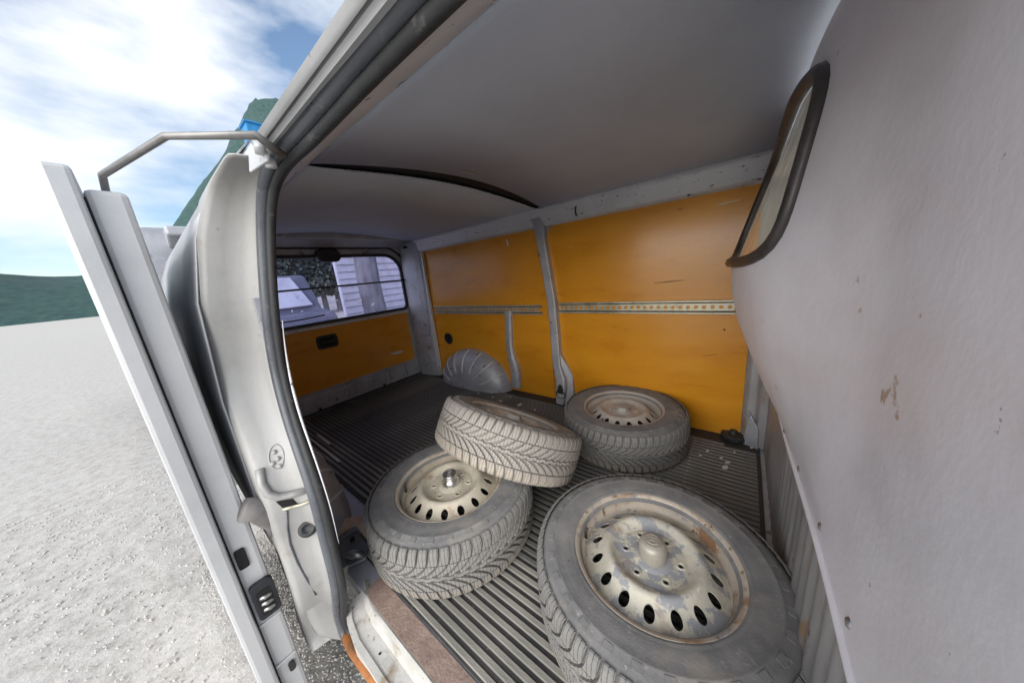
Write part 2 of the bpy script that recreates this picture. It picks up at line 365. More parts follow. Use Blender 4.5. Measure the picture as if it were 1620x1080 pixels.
for u, v in ((853, 404), (872, 510), (874, 556)):
    p = PY(u, v, 1.766); sub(MB().disc((p.x, p.y-.0015, p.z), .006, 10, 'y'), 'bolt_hole', m_dark, pillar)
# belt anchor: black strap end and ring at the pillar foot
ap = PY(886, 618, 1.722)
anc = sub(MB().prism([(ap.x + a*.028, ap.y, ap.z + b*.05) for a, b in ((-1, -.5), (-.75, .4), (-.3, .9), (.3, .9), (.75, .4), (1, -.5))], (0, .02, 0)), 'belt_anchor', m_rub, pillar, bevel=.004)
sub(MB().tube([(ap.x + .034*math.cos(a), ap.y + .004, ap.z - .03 + .03*math.sin(a)) for a in [k*2*math.pi/20 for k in range(20)]], .0045, 6, closed=True), 'anchor_ring', m_rub, pillar, sm=True)
# shaded inner side of the pillar foot
ft = MB().prism([pil[6] + Vector((.03, .01, 0)), pil[8] + Vector((.075, .055, .02)), PZ(905, 645, 0) + Vector((0, .03, 0)), pil[10] + Vector((.03, .02, 0))], (0, .02, 0)); sub(ft, 'foot_flange', m_silver_in, pillar)

# short lower strut beside the wheel arch
stp = P_list([(803, 492, 1.803), (804, 520, 1.802), (805, 548, 1.80), (808, 566, 1.795), (813, 582, 1.785), (815, 600, 1.778), (815, 613, 1.775)])
stt = vp(MB().sweep(stp, [(-.036, -.03), (-.034, .002), (-.024, .010), (.018, .010), (.028, .004), (.034, -.03)], upv=(0, -1, 0), widths=[1, 1, 1, 1.05, 1.2, 1.3, 1.3]), 'strut', m_silver_in, auto=35, label='short silver strut below the rail, beside the wheel arch')
sub(MB().tube([p + Vector((.024, -.012, 0)) for p in stp], .0035, 6), 'edge_flange', m_rail_paint, stt, sm=True)
p = stp[4]; sub(MB().disc((p.x, p.y-.0125, p.z-.02), .005, 10, 'y'), 'bolt_hole', m_dark, stt)

# perforated cargo rails
def cargo_rail(x0, x1, z0, z1, label):
    y = YF - .004; mb = MB(); pitch = .0365; nh = int((x1 - x0 - .01)/pitch); off = (x1 - x0 - nh*pitch)/2
    zm = (z0+z1)/2; hh = (z1-z0)*.27; r = .0105
    for k in range(nh):
        xa = x0 + off + k*pitch; xb = xa + pitch; xc = (xa+xb)/2
        outer = [(xa, zm-hh), (xc, zm-hh), (xb, zm-hh), (xb, zm), (xb, zm+hh), (xc, zm+hh), (xa, zm+hh), (xa, zm)]
        fr = [(x, y-.004, z) for x, z in outer]
        hole = []
        for (ox, oz) in outer:
            a = math.atan2(oz-zm, ox-xc); hole.append((xc + r*math.cos(a), y-.004, zm + r*math.sin(a)))
        deep = [(hx, y+.003, hz) for hx, _, hz in hole]
        mb.add(fr + hole + deep, [(i, (i+1) % 8, 8+(i+1) % 8, 8+i) for i in range(8)] + [(8+i, 8+(i+1) % 8, 16+(i+1) % 8, 16+i) for i in range(8)])
    o = vp(mb, 'cargo_rail', m_zinc, label=label)
    for zz0, zz1 in ((z0, zm-hh-.006), (zm+hh+.006, z1)):
        sub(MB().box(x0, x1, y-.013, y+.004, zz0, zz1), 'flange', m_zinc, o, bevel=.002)
    for zz in (zm-hh-.003, zm+hh+.003):
        sub(MB().box(x0+.001, x1-.001, y-.0015, y+.004, zz-.0032, zz+.0032), 'groove', m_dark, o)
    sc = MB()
    for k in range(int((x1-x0)/.12)):
        for zz in (z0+.008, z1-.008):
            sc.lathe([(.0001, .003), (.004, .002), (.0045, 0)], 8)
            for q in range(len(sc.v)-24, len(sc.v)):
                vx_, vy_, vz_ = sc.v[q]; sc.v[q] = (x0+.06+k*.12+vx_, y-.013-vz_, zz+vy_)
    sub(sc, 'rivets', m_steel, o)['kind'] = 'stuff'
    return o
cargo_rail(-1.015, -.017, .686, .760, 'perforated zinc rail across the front plywood panel')
cargo_rail(-2.43, -1.155, .672, .746, 'perforated zinc rail across the rear plywood panel')

# round vent on the rear panel
p = PY(710, 535, YF-.003)
ve = vp(MB().tube([(p.x + .05*math.cos(a), p.y-.004, p.z + .05*math.sin(a)) for a in [k*2*math.pi/24 for k in range(24)]], .008, 6, closed=True), 'vent', m_black, sm=True)
sub(MB().disc((p.x, p.y-.001, p.z), .05, 24, 'y'), 'vent_back', m_dark, ve)
for k in range(-2, 3):
    hw = math.sqrt(.046**2 - (k*.017)**2); sub(MB().box(p.x-hw, p.x+hw, p.y-.008, p.y-.002, p.z+k*.017-.003, p.z+k*.017+.003), 'slat', m_black, ve)
# scuffs on the plywood
for (u0, v0, u1, v1, wd, mt_, pa) in ((1132, 325, 1172, 316, .010, m_scuff, p_front), (1035, 448, 1082, 443, .006, mat('dark_gouge', [(.20,.07,.01), (.28,.10,.012)], 40, 4, .6), p_front), (801, 378, 804, 390, .018, m_chip, p_rear), (700, 376, 712, 374, .006, m_chip, p_rear), (1071, 332, 1080, 330, .006, bpy.data.materials['dark_gouge'], p_front), (1112, 563, 1135, 560, .004, bpy.data.materials['dark_gouge'], p_front), (1145, 520, 1147, 523, .008, m_dark, p_front)):
    a, b = PY(u0, v0, YF-.0012), PY(u1, v1, YF-.0012); L_ = (b-a); nn = Vector((-L_.z, 0, L_.x)).normalized()*wd/2; K = 9; up_, lo_ = [], []
    for k in range(K):
        t = k/(K-1); c = a + L_*t; wq = math.sin(math.pi*(.08 + .84*t))**.5 * random.uniform(.65, 1.1); up_.append(c + nn*wq); lo_.append(c - nn*wq*random.uniform(.7, 1.1))
    sub(MB().prism(up_ + lo_[::-1], (0, .001, 0)), 'scuff', mt_, pa)

# far wheel arch with pressed ribs
def wheel_arch(cx, a, b, ywall, depth, mt, sgn, label):
    NA, ND = 40, 18
    def pt(ph, s, lift=0):
        q = s*math.pi/2; d = depth*math.sin(q)**.9; k = max(0, math.cos(q))**.52; k2 = max(0, math.cos(q))**.62
        return (cx - (a + lift)*k*math.cos(ph), ywall - sgn*(d + lift), -.003 + (b + lift)*k2*math.sin(ph))
    rows = [[pt(math.pi*i/NA, j/ND) for j in range(ND+1)] for i in range(NA+1)]
    o = vp(MB().grid(rows), 'wheel_arch', mt, sm=True, label=label)
    for i in range(1, 8):
        ph = math.pi*(i+.1)/8.4
        sub(MB().tube([pt(ph, .12 + .70*j/12, .001) for j in range(13)], .006, 6), 'pressed_rib', m_rail_paint, o, sm=True)
    return o
wheel_arch(-1.955, .43, .345, 1.835, .185, m_silver_in, 1, 'ribbed silver wheel arch on the far side')
wheel_arch(-1.72, .50, .34, .20, .20, m_silver_in, -1, 'dim silver wheel arch behind the open doorway')

# rear corner post: angled pressed steel with stamped outlines
cp = MB(); A0, A1 = Vector((-2.762, 1.735, 0)), Vector((-2.47, 1.826, 0))
cp.prism([A0, Vector((-2.70, 1.742, 0)), Vector((-2.56, 1.76, 0)), Vector((-2.495, 1.785, 0)), A1, Vector((-2.47, 1.86, 0)), Vector((-2.78, 1.86, 0))], (0, 0, 1.385))
corner = vp(cp, 'corner_post', m_silver_in, bevel=.012)
def cpt(u, v): return PY(u, v, 1.753)
for lst in ([(664, 512), (664, 506), (676, 506), (680, 530), (665, 532)], [(668, 566), (670, 560), (680, 558), (684, 566), (684, 572), (672, 576)]):
    sub(MB().tube([cpt(u, v) for u, v in lst], .006, 6), 'stamping', m_silver_in, corner, sm=True)
sub(MB().sweep([Vector((-2.468, 1.80, z)) for z in (.1, .5, 1.0, 1.30)], [(-.008, -.01), (.008, -.01), (.008, .012), (-.008, .012)], upv=(0, -1, 0)), 'edge_flange', m_rail_paint, corner)
p = PY(641, 393, 1.74); sub(MB().lathe([(.001, .02), (.018, .018), (.024, 0)], 14, p), 'grommet', m_rub, corner, sm=True)

# ---- tailgate with window, plywood panel, handle
YC = 1.0; WH = .74
def tail_outline(hw, z0, z1, rt, rb, n=7, yc=YC):
    pts = []
    for cx, cz, r, a0 in ((yc+hw-rt, z1-rt, rt, 0), (yc-hw+rt, z1-rt, rt, 90), (yc-hw+rb, z0+rb, rb, 180), (yc+hw-rb, z0+rb, rb, 270)):
        for k in range(n): a = R_(a0 + 90*k/(n-1)); pts.append((cx + r*math.cos(a), cz + r*math.sin(a)))
    return pts
def ring(outer, inner, x0, x1):
    n_ = len(outer); A = [(x1, y, z) for y, z in outer]; B = [(x1, y, z) for y, z in inner]; C = [(x0, y, z) for y, z in inner]; D = [(x0, y, z) for y, z in outer]
    return MB().grid([A, B, C, D], close_u=True, close_v=True)
win_o = tail_outline(.735, .735, 1.292, .17, .05)
win_i = tail_outline(.712, .757, 1.268, .15, .035)
tg = vp(ring(tail_outline(.80, .17, 1.345, .2, .08), win_o, XR-.04, XR), 'tailgate', m_silver_in)
vp(MB().box(XR-.055, XR-.042, .1, 1.9, -.3, .75), 'rear_skin', m_silver)
vp(ring(tail_outline(.93, -.02, 1.46, .06, .06), tail_outline(.80, .0, 1.36, .2, .02), XR-.05, XR+.005), 'tailgate_frame', m_silver_in)
sub(ring(tail_outline(.737, .733, 1.294, .172, .052), win_i, XR-.012, XR+.010), 'window_seal', m_rub, tg)
gl = bpy.data.materials.new('blue_tinted_glass'); gl.use_nodes = True; t_ = gl.node_tree; N = t_.nodes; b_ = N['Principled BSDF']
tr = N.new('ShaderNodeBsdfTransparent'); tr.inputs['Color'].default_value = (.60, .61, .84, 1); gs = N.new('ShaderNodeBsdfGlossy'); gs.inputs['Roughness'].default_value = .05
df = N.new('ShaderNodeBsdfDiffuse'); df.inputs['Color'].default_value = (.55,.55,.62,1)
co = N.new('ShaderNodeTexCoord'); nz = N.new('ShaderNodeTexNoise'); nz.inputs['Scale'].default_value = 11; nz.inputs['Detail'].default_value = 8
t_.links.new(co.outputs['Object'], nz.inputs['Vector']); mr = N.new('ShaderNodeMapRange'); mr.inputs['From Min'].default_value = .45; mr.inputs['From Max'].default_value = .75; mr.inputs['To Min'].default_value = .03; mr.inputs['To Max'].default_value = .28
t_.links.new(nz.outputs['Fac'], mr.inputs['Value'])
ms = N.new('ShaderNodeMixShader'); ms.inputs[0].default_value = .05; t_.links.new(tr.outputs[0], ms.inputs[1]); t_.links.new(gs.outputs[0], ms.inputs[2])
ms2 = N.new('ShaderNodeMixShader'); t_.links.new(mr.outputs[0], ms2.inputs[0]); t_.links.new(ms.outputs[0], ms2.inputs[1]); t_.links.new(df.outputs[0], ms2.inputs[2])
t_.links.new(ms2.outputs[0], N['Material Output'].inputs['Surface'])
gm = MB(); pts = tail_outline(.72, .75, 1.276, .155, .04); gm.add([(XR-.006, y, z) for y, z in pts], [tuple(range(len(pts)))])
sub(gm, 'rear_glass', gl, tg)
sub(MB().tube([(XR+.022, YC-.75, 1.03), (XR+.022, YC+.75, 1.03)], .0075, 8), 'guard_bar', m_rub, tg, sm=True)
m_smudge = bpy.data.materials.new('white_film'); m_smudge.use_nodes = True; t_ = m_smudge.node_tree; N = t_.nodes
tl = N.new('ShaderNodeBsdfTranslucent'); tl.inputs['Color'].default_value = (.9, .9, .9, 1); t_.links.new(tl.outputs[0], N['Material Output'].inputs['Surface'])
for (u, v, a_, b_2) in ((566, 477, .05, .018), (590, 481, .022, .012), (634, 467, .028, .02), (471, 470, .012, .008), (533, 385 + 90, .01, .006), (462, 492, .008, .014), (478, 492, .014, .006)):  # bright reflections on the glass, put in as white translucent patches
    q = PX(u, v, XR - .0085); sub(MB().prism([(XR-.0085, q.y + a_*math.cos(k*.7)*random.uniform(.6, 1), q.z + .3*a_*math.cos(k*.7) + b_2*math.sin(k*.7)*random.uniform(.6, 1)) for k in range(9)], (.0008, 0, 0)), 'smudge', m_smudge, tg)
# wiper outside the glass
wp = MB().tube([PX(430, 513, XR-.03), PX(470, 507, XR-.03), PX(514, 498, XR-.03)], .006, 6); sub(wp, 'wiper', m_black, tg)
pn = MB(); pts = tail_outline(.70, .195, .70, .012, .03); pn.prism([(XR+.004, y, z) for y, z in pts], (.006, 0, 0)); tpanel = sub(pn, 'plywood_panel', m_orange, tg)
sub(MB().box(XR+.002, XR+.016, YC-.72, YC+.715, .702, .722), 'sill_trim', m_rail_paint, tg, bevel=.004)
# black lamp cover at the top, handle cup in the panel
c0, c1 = PX(497, 393, XR+.03), PX(540, 415, XR+.03)
yc_, zc_ = (c0.y+c1.y)/2, (c0.z+c1.z)/2
lc = MB().prism([(XR+.008, yc_+a, zc_+b) for a, b in rrect(.19, .105, .05, 6)], (.045, 0, 0)); sub(lc, 'lamp_cover', m_black, tg, bevel=.012)
hb = PX(518, 540, XR+.012); 
hc = sub(MB().prism([(XR+.0095, hb.y+a, hb.z+b) for a, b in rrect(.165, .115, .028, 5)], (.010, 0, 0)), 'handle_cup', m_black, tg, bevel=.004)
sub(MB().prism([(XR+.020, hb.y+a, hb.z+b) for a, b in rrect(.125, .075, .02, 5)], (.0015, 0, 0)), 'cup_hollow', m_dark, tg)
sub(MB().box(XR+.020, XR+.028, hb.y-.055, hb.y+.055, hb.z-.012, hb.z+.010), 'pull_bar', m_rub, tg, bevel=.005)
a, b = PX(615, 561, XR+.0108), PX(637, 555, XR+.0108)
sub(MB().prism([(XR+.0105, a.y, a.z), (XR+.0105, (a.y+b.y)/2, (a.z+b.z)/2+.013), (XR+.0105, b.y, b.z+.008), (XR+.0105, b.y, b.z-.012), (XR+.0105, (a.y+b.y)/2, (a.z+b.z)/2-.016)], (.0012, 0, 0)), 'scuff', m_chip, tg)
# stamped sill below the panel
sl = vp(MB().box(XR-.03, XR+.012, .2, 1.735, -.003, .168), 'rear_sill', m_silver_in, bevel=.01)
for lst in ([(482, 655), (478, 640), (498, 632), (503, 640), (502, 648)], [(521, 634), (522, 624), (528, 622), (533, 628), (532, 634)], [(554, 622), (553, 612), (560, 609), (565, 615), (564, 622)], [(583, 608), (583, 602), (590, 599), (593, 606)], [(612, 604), (608, 584), (616, 583), (618, 600)], [(639, 594), (634, 577), (641, 575), (645, 592)]):
    sub(MB().tube([PX(u, v, XR+.013) for u, v in lst], .0065, 6), 'stamping', m_silver_in, sl, sm=True)
for u, v in ((507, 647), (608, 608)):
    p = PX(u, v, XR+.0135); sub(MB().disc(p, .012, 12, 'x'), 'drain_hole', m_dark, sl)
# black tailgate seal round the opening
sp = tail_outline(.775, .02, 1.345, .19, .03, 9)
sub(MB().tube([(XR+.016, y, z) for y, z in sp], .010, 6, closed=True), 'opening_seal', m_rub, tg, sm=True)
# header box above the tailgate
vp(MB().prism([(XR-.01, .2, 1.335), (XR+.03, .2, 1.350), (XR+.09, .2, 1.392), (XR+.15, .2, 1.40), (XR+.15, .2, 1.45), (XR-.01, .2, 1.45)], (0, 1.62, 0)), 'rear_header', m_silver_in, bevel=.01)

# ---- near side: inner wall behind the doorway, header, seal, jamb
def yn(z): return interp([(-.3, .156), (.25, .158), (.6, .172), (.95, .203), (1.20, .243), (1.30, .255)], z)
def near(u, v, dy=0):
    y = .2
    for _ in range(12): y = yn(PY(u, v, y).z) + dy
    return PY(u, v, y)
seal_px = [(480, 207), (455, 232), (437, 254), (424, 283), (419, 315), (418, 360), (420, 420), (424, 480), (431, 545), (441, 600), (457, 660), (474, 710), (490, 757), (504, 802), (514, 845), (523, 880), (531, 912), (535, 940), (536, 970), (541, 990), (549, 1008)]
seal_c = [Vector((x, .253, 1.2835)) for x in (.30, .1, -.1, -.25, -.4)] + [near(u, v) for u, v in seal_px]
e0 = seal_c[-1]; sill_pts = [Vector((x, .158, near(592, 1068).z)) for x in (-.65, -.55, -.40, -.2, 0, .3)]
def smooth_path(P, it=2):
    for _ in range(it):
        Q = [P[0]]
        for a, b in zip(P, P[1:]): Q += [a.lerp(b, .25), a.lerp(b, .75)]
        Q.append(P[-1]); P = Q
    return P
path = smooth_path(seal_c)
# offset helper: the seal lies along the doorway, 'in' points to the middle of the opening
def inward(P, i):
    t = (P[min(i+1, len(P)-1)] - P[max(i-1, 0)]).normalized(); return t.cross(Vector((0, 1, 0))).normalized()
ins = [inward(path, i) for i in range(len(path))]
ctr = Vector((-.3, .2, .6))
ins = [v if v.dot(ctr - p) > 0 else -v for v, p in zip(ins, path)]
s1 = vp(MB().tube([p - q*.004 + Vector((0, -.002, 0)) for p, q in zip(path, ins)], .0135, 10), 'door_seal', m_seal, sm=True, label='dark rubber seal running round the side doorway')
sub(MB().tube([p + q*.014 + Vector((0, .009, 0)) for p, q in zip(path, ins)], .0105, 8), 'seal_lip', m_rub, s1, sm=True)
cut = next(i for i, p in enumerate(path) if p.z < .95)
sub(MB().tube([p + q*.034 + Vector((0, .018, 0)) for p, q in zip(path[cut:-24], ins[cut:-24])], [.0038*min(1, .25 + k/10, .15 + (len(path) - 24 - cut - 1 - k)/22) for k in range(len(path) - 24 - cut)], 6), 'flange_edge', m_rail_paint, s1, sm=True)
rp_ = [path[-1] + Vector((-.004, .004, .004)), near(558, 1022), near(575, 1046), near(592, 1068)] + sill_pts[1:]
sub(MB().tube(rp_, .0185, 10), 'rusted_seal', m_sealrust, s1, sm=True, label='rust-stained lower run of the seal')
# near header: cant rail inside, grooved rails outside the seal
ca = MB(); prc = [(.262,1.278),(.275,1.283),(.300,1.305),(.345,1.344),(.395,1.372),(.436,1.390),(.440,1.398),(.40,1.43),(.33,1.41),(.272,1.34),(.262,1.30)]
ca.grid([[(x, y, z) for y, z in prc] for x in (.45, .1, -.3, -.6, -.85, -1.1, -1.8, -2.7)], close_u=True)
cant = vp(ca, 'cant_rail', m_rail_paint, auto=40)
for x in (-.05, -.15, -.27, -.5): sub(MB().lathe([(.0005, -.0045), (.005, -.003), (.006, .002)], 8, (x, .30, 1.303)), 'screw', m_dark, cant)
dr = MB(); prd = [(.2485,1.290),(.2475,1.2835),(.231,1.2815),(.2295,1.2775),(.2275,1.277),(.2225,1.2825),(.2220,1.296),(.2185,1.296),(.2180,1.2825),(.2165,1.2805),(.2145,1.2810),(.2110,1.2835),(.2065,1.2885),(.212,1.2960),(.226,1.3155),(.258,1.360),(.289,1.402),(.32,1.40),(.272,1.34),(.258,1.315),(.256,1.30)]
dr.grid([[(x, y, z) for y, z in prd] for x in (.6, .1, -.25, -.5, -.70, -.76)], close_u=True); dr.f.append(tuple(range(len(dr.v)-len(prd), len(dr.v))))
drip = vp(dr, 'drip_rail', m_door, auto=30, label='pale grooved door track and drip rail above the doorway')
dr2 = MB().grid([[(x, y, z) for y, z in [(.235,1.29),(.236,1.325),(.289,1.402),(.31,1.39),(.262,1.30)]] for x in (-.755, -1.2, -2.75)], close_u=True); vp(dr2, 'roof_gutter', m_door, auto=30)
# inner wall of the load space behind the doorway
vp(MB().box(-2.72, -.985, .186, .20, -.003, 1.0), 'side_wall', m_silver_in)
vp(MB().grid([[(x, interp([(.9, .186), (1.2, .24), (1.40, .30)], z), z) for z in (.98, 1.1, 1.25, 1.38)] for x in (-2.72, -.99)]), 'upper_side_wall', m_silver_in, solid=.01)
# jamb: from the seal out to the body side
def yo_(z): return interp([(-.4, .072), (.75, .075), (1.0, .092), (1.15, .125), (1.25, .165), (1.33, .225), (1.402, .286)], z)
jb = MB(); rows = []
jidx = [i for i, p in enumerate(path) if i > 20 and (p.z < 1.2765 or i > 40) and p.x < -.70]
for i in jidx:
    p = path[i]; q = ins[i]; a = p - q*.012 + Vector((-.004, -.002, 0)); back_ = -.22 if p.z > .32 else -.10
    yo = yo_(p.z); row = []
    for s_, dx in ((0, 0), (.12, -.018), (.3, -.034), (.6, -.040), (.85, -.044), (.97, -.050), (1.0, -.075), (1.0, back_)):
        row.append((a.x + dx, a.y + (yo - a.y)*s_, a.z))
    rows.append(row)
jb.grid(rows); jamb = vp(jb, 'door_jamb', m_jamb, sm=True, solid=.003, label='dusty grey door jamb outside the rubber seal')
from mathutils.bvhtree import BVHTree
jtree = BVHTree.FromPolygons([tuple(v) for v in jb.v], jb.f)
def on_jamb(u, v, lift=.004, fall=-.95):
    d = ray(u, v).normalized(); h_ = jtree.ray_cast(O, d)[0]
    return (h_ if h_ is not None else PX(u, v, fall)) - d*lift
bsd = MB(); zz = (.30, .5, .75, .9, 1.0, 1.08, 1.15, 1.2, 1.25, 1.29, 1.33, 1.37, 1.402)
bsd.grid([[(x, yo_(z) - .002, z) for z in zz] for x in (-.93 - .10, -1.4, -2.0, -2.78)]); vp(bsd, 'body_side', m_silver, sm=True, solid=.004)
# rocker under the jamb, flared at the bottom
rk = MB(); rows = []
for (u0, v0, u1, v1) in ((540, 900, 452, 870), (536, 935, 468, 915), (537, 965, 482, 955), (545, 992, 494, 985), (553, 1008, 502, 998), (556, 1014, 506, 1006)):
    A, B = PX(u0, v0, -.97), PX(u1, v1, -.985); rows.append([A + Vector((.004, .02, 0)), A, A.lerp(B, .3), A.lerp(B, .7) , B, B + Vector((-.03, -.004, 0)), B + Vector((-.2, -.004, 0))])
rk.grid(rows); vp(rk, 'rocker_panel', m_jamb, sm=True, solid=.003)
# oval plug with four blisters
pl_px = [(437 + 12*math.cos(k*2*math.pi/24) , 722 + 19*math.sin(k*2*math.pi/24)) for k in range(24)]
plug = sub(MB().tube([on_jamb(u, v, .002) for u, v in pl_px], .0022, 6, closed=True), 'oval_plug', m_jamb, jamb, sm=True)
for u, v in ((434, 715), (440, 725), (432, 733), (443, 737)):
    q = on_jamb(u, v, .001); o = sub(MB().lathe([(.0002, .006), (.004, .005), (.0065, .002), (.0075, -.004)], 10), 'blister', m_jamb, jamb, sm=True); o.matrix_local = Matrix.Translation(q) @ Matrix.Rotation(R_(75), 4, 'Y') @ Matrix.Rotation(R_(random.uniform(-20, 20)), 4, 'X')
# round black bump stop
q = on_jamb(487, 835, .004); bs = sub(MB().lathe([(.0002, .006), (.010, .005), (.012, .009), (.019, .008), (.0225, .003), (.023, -.006)], 20), 'bump_stop', m_rub, jamb, sm=True); bs.matrix_local = Matrix.Translation(q) @ Matrix.Rotation(R_(62), 4, 'Y') @ Matrix.Rotation(R_(20), 4, 'X')
# rolled lower edge of the upper jamb, dark recess under it, worn middle track
led = [on_jamb(u, v, .006) for u, v in ((410, 742), (414, 765), (424, 781), (440, 786), (462, 782), (480, 776), (497, 770))]
sub(MB().tube(led, .0095, 8), 'rolled_edge', m_jamb, jamb, sm=True)
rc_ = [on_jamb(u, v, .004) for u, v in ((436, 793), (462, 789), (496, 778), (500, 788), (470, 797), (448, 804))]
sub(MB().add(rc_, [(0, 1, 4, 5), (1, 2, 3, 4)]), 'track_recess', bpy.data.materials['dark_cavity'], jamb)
sub(MB().tube([on_jamb(u, v, .006) for u, v in ((447, 806), (460, 802), (476, 798), (494, 791))], .0042, 8), 'track_rail', m_zinc, jamb, sm=True)
# seam of the lower jamb panel
sub(MB().tube([on_jamb(u, v, .0035) for u, v in ((454, 808), (455, 835), (459, 860), (470, 888), (485, 915), (500, 940))], .0026, 6), 'panel_seam', m_seal, jamb, sm=True)
# grey rubber boot of the roller under the ledge
a = PX(424, 815, -.965); sub(MB().tube([a + Vector((0, -.04, .05)), a + Vector((0, -.012, .03)), a, a + Vector((0, .008, -.035)), a + Vector((0, -.004, -.06))], [.028, .030, .028, .022, .010], 12), 'roller_boot', mat('grey_boot_rubber', [(.10,.095,.095), (.20,.19,.185)], 14, 7, .7, .08, 0, .2, 80), jamb, sm=True)
# sill: felt strip, lip, stepped metal plate
strip = vp(MB().box(-.94, .20, .232, .292, -.004, .0025), 'felt_strip', m_brown, label='rust-brown felt strip along the floor edge')
si = MB(); prs = [(.236,-.012),(.232,-.001),(.226,.002),(.220,-.003),(.216,-.030),(.208,-.040),(.170,-.046),(.166,-.040),(.150,-.042),(.150,-.10),(.236,-.10)]
rows = []
for x in (.25, 0, -.3, -.6, -.75, -.85, -.92, -.97):
    k = smooth(-.86, -.97, x) if False else max(0, min(1, (-.84 - x)/.13)); rows.append([(x, y + .03*k*k, z + (.0 if y > .225 else .02*k*k)) for y, z in prs])
si.grid(rows, close_u=True); m_sill = mat('dirty_sill_paint', [(.36,.35,.33), (.46,.45,.42), (.52,.51,.49)], 9, 9, .55, .1, .05, .3, 90, spots=[(11, .56, .10, (.30,.25,.19)), (30, .62, .05, (.20,.16,.12)), (60, .66, .03, (.6,.58,.54))])
sill = vp(si, 'door_sill', m_sill, auto=40, label='pale stepped metal sill plate of the side doorway')
for x0, x1 in ((-.74, -.70), (-.62, -.60), (-.55, -.47), (-.42, -.40), (-.33, -.2)):
    sub(MB().prism([((x0+x1)/2 + a, .189 + b, -.0435) for a, b in rrect(x1-x0, .030, .006, 3)], (0, 0, .0025)), 'stamping', m_sill, sill, bevel=.001)
sub(MB().disc(PZ(601, 1033, -.0395), .004, 10), 'drain_hole', m_dark, sill)
# corner bracket with a bolt at the rear end of the sill
bp_ = PZ(562, 872, .01)
bk = vp(MB().prism([bp_ + Vector(q) for q in ((-.10, -.035, 0), (.04, -.05, -.01), (.07, .01, -.006), (.03, .04, 0), (-.09, .05, 0))], (0, 0, .012)), 'floor_bracket', mat('blue_grey_bracket', [(.16,.17,.18), (.24,.25,.26)], 14, 7, .45, .1, .3, .2, 80), bevel=.005)
sub(MB().lathe([(.0002, .010), (.007, .009), (.009, 0)], 10, bp_ + Vector((-.05, .015, .012))), 'bolt', m_dark, bk)
sub(MB().tube([bp_ + Vector((0, -.03, .016)), bp_ + Vector((.035, -.015, .024)), bp_ + Vector((.06, .01, .012))], [.012, .017, .010], 8), 'pressed_dome', m_steel, bk, sm=True)

# ---- sliding door, slid back along the body side
DX = -1.0
dv = vp(MB().box(DX-1.15, DX, -.012, .043, -.36, 1.235), 'sliding_door', m_door, bevel=.010, label='pale grey sliding door pushed back along the body side')
sub(MB().box(DX-1.15, DX+.022, -.05, -.013, -.42, 1.27), 'outer_skin', m_door, dv, bevel=.008)
sub(MB().tube([(DX-.01, -.004, z) for z in (-.34, .2, .8, 1.22)], .009, 8), 'weather_strip', m_seal, dv, sm=True)
lh = [PX(u, v, DX+.004) for u, v in ((405, 905), (432, 925), (446, 975), (420, 985))]
zc = sum(p.z for p in lh)/4
lt = sub(MB().prism([(DX+.002, .021 + a, .19 + b) for a, b in rrect(.050, .115, .010, 3)], (.016, 0, 0)), 'latch', m_black, dv, bevel=.003)
sub(MB().prism([(DX+.018, .020 + a, .185 + b) for a, b in rrect(.030, .078, .006, 3)], (.002, 0, 0)), 'latch_slot', m_dark, dv)
for k in range(3): sub(MB().tube([(DX+.020, .010, .205 - k*.02), (DX+.024, .022, .203 - k*.02), (DX+.020, .032, .200 - k*.02)], .006, 8), 'latch_claw', m_steel, dv, sm=True)
sub(MB().prism([(DX+.002, .006 + a, .335 + b) for a, b in rrect(.022, .06, .006, 3)], (.003, 0, 0)), 'door_slot', m_dark, dv)
for z in (.11, -.05): sub(MB().prism([(DX+.001, .015 + a, z + b) for a, b in rrect(.05, .008, .003, 2)], (.004, 0, 0)), 'crease', m_door, dv, bevel=.002)
sub(MB().prism([(DX+.001, .022 + a, -.085 + b) for a, b in rrect(.016, .034, .007, 4)], (.006, 0, 0)), 'striker_cap', m_rub, dv, bevel=.002)
wd_ = [(DX-1.02, .70), (DX-.14, .70), (DX-.14, 1.15), (DX-1.02, 1.15)]
sub(MB().prism([(x, -.0515, z) for x, z in wd_], (0, .001, 0)), 'door_window', m_black, dv)
# upper roller arm of the sliding door
a = near(447, 246, -.012); ar = [a, PY(425, 229, .215), PY(405, 214, .195), Vector((-.80, .10, 1.285)), Vector((-1.0, .02, 1.262)), Vector((-1.08, .015, 1.22))]
arm = vp(MB().tube(ar, [.008, .0075, .007, .006, .006, .006], 8), 'roller_arm', mat('grimy_steel', [(.20,.20,.20), (.34,.33,.32)], 20, 7, .45, .1, .6), sm=True)
for u, v, y in ((412, 236, .21), (420, 250, .22), (428, 258, .225)):
    p = PY(u, v, y); sub(MB().lathe([(.0002, .012), (.009, .011), (.010, -.008), (.0002, -.009)], 12, p), 'roller', m_door, arm, sm=True)
pz = PY(419, 247, .222); sub(MB().prism([pz + Vector(q) for q in ((-.05, -.02, -.02), (.03, -.01, -.02), (.035, .0, .03), (-.05, -.01, .03))], (0, .008, 0)), 'roller_plate', m_door, arm, bevel=.003)

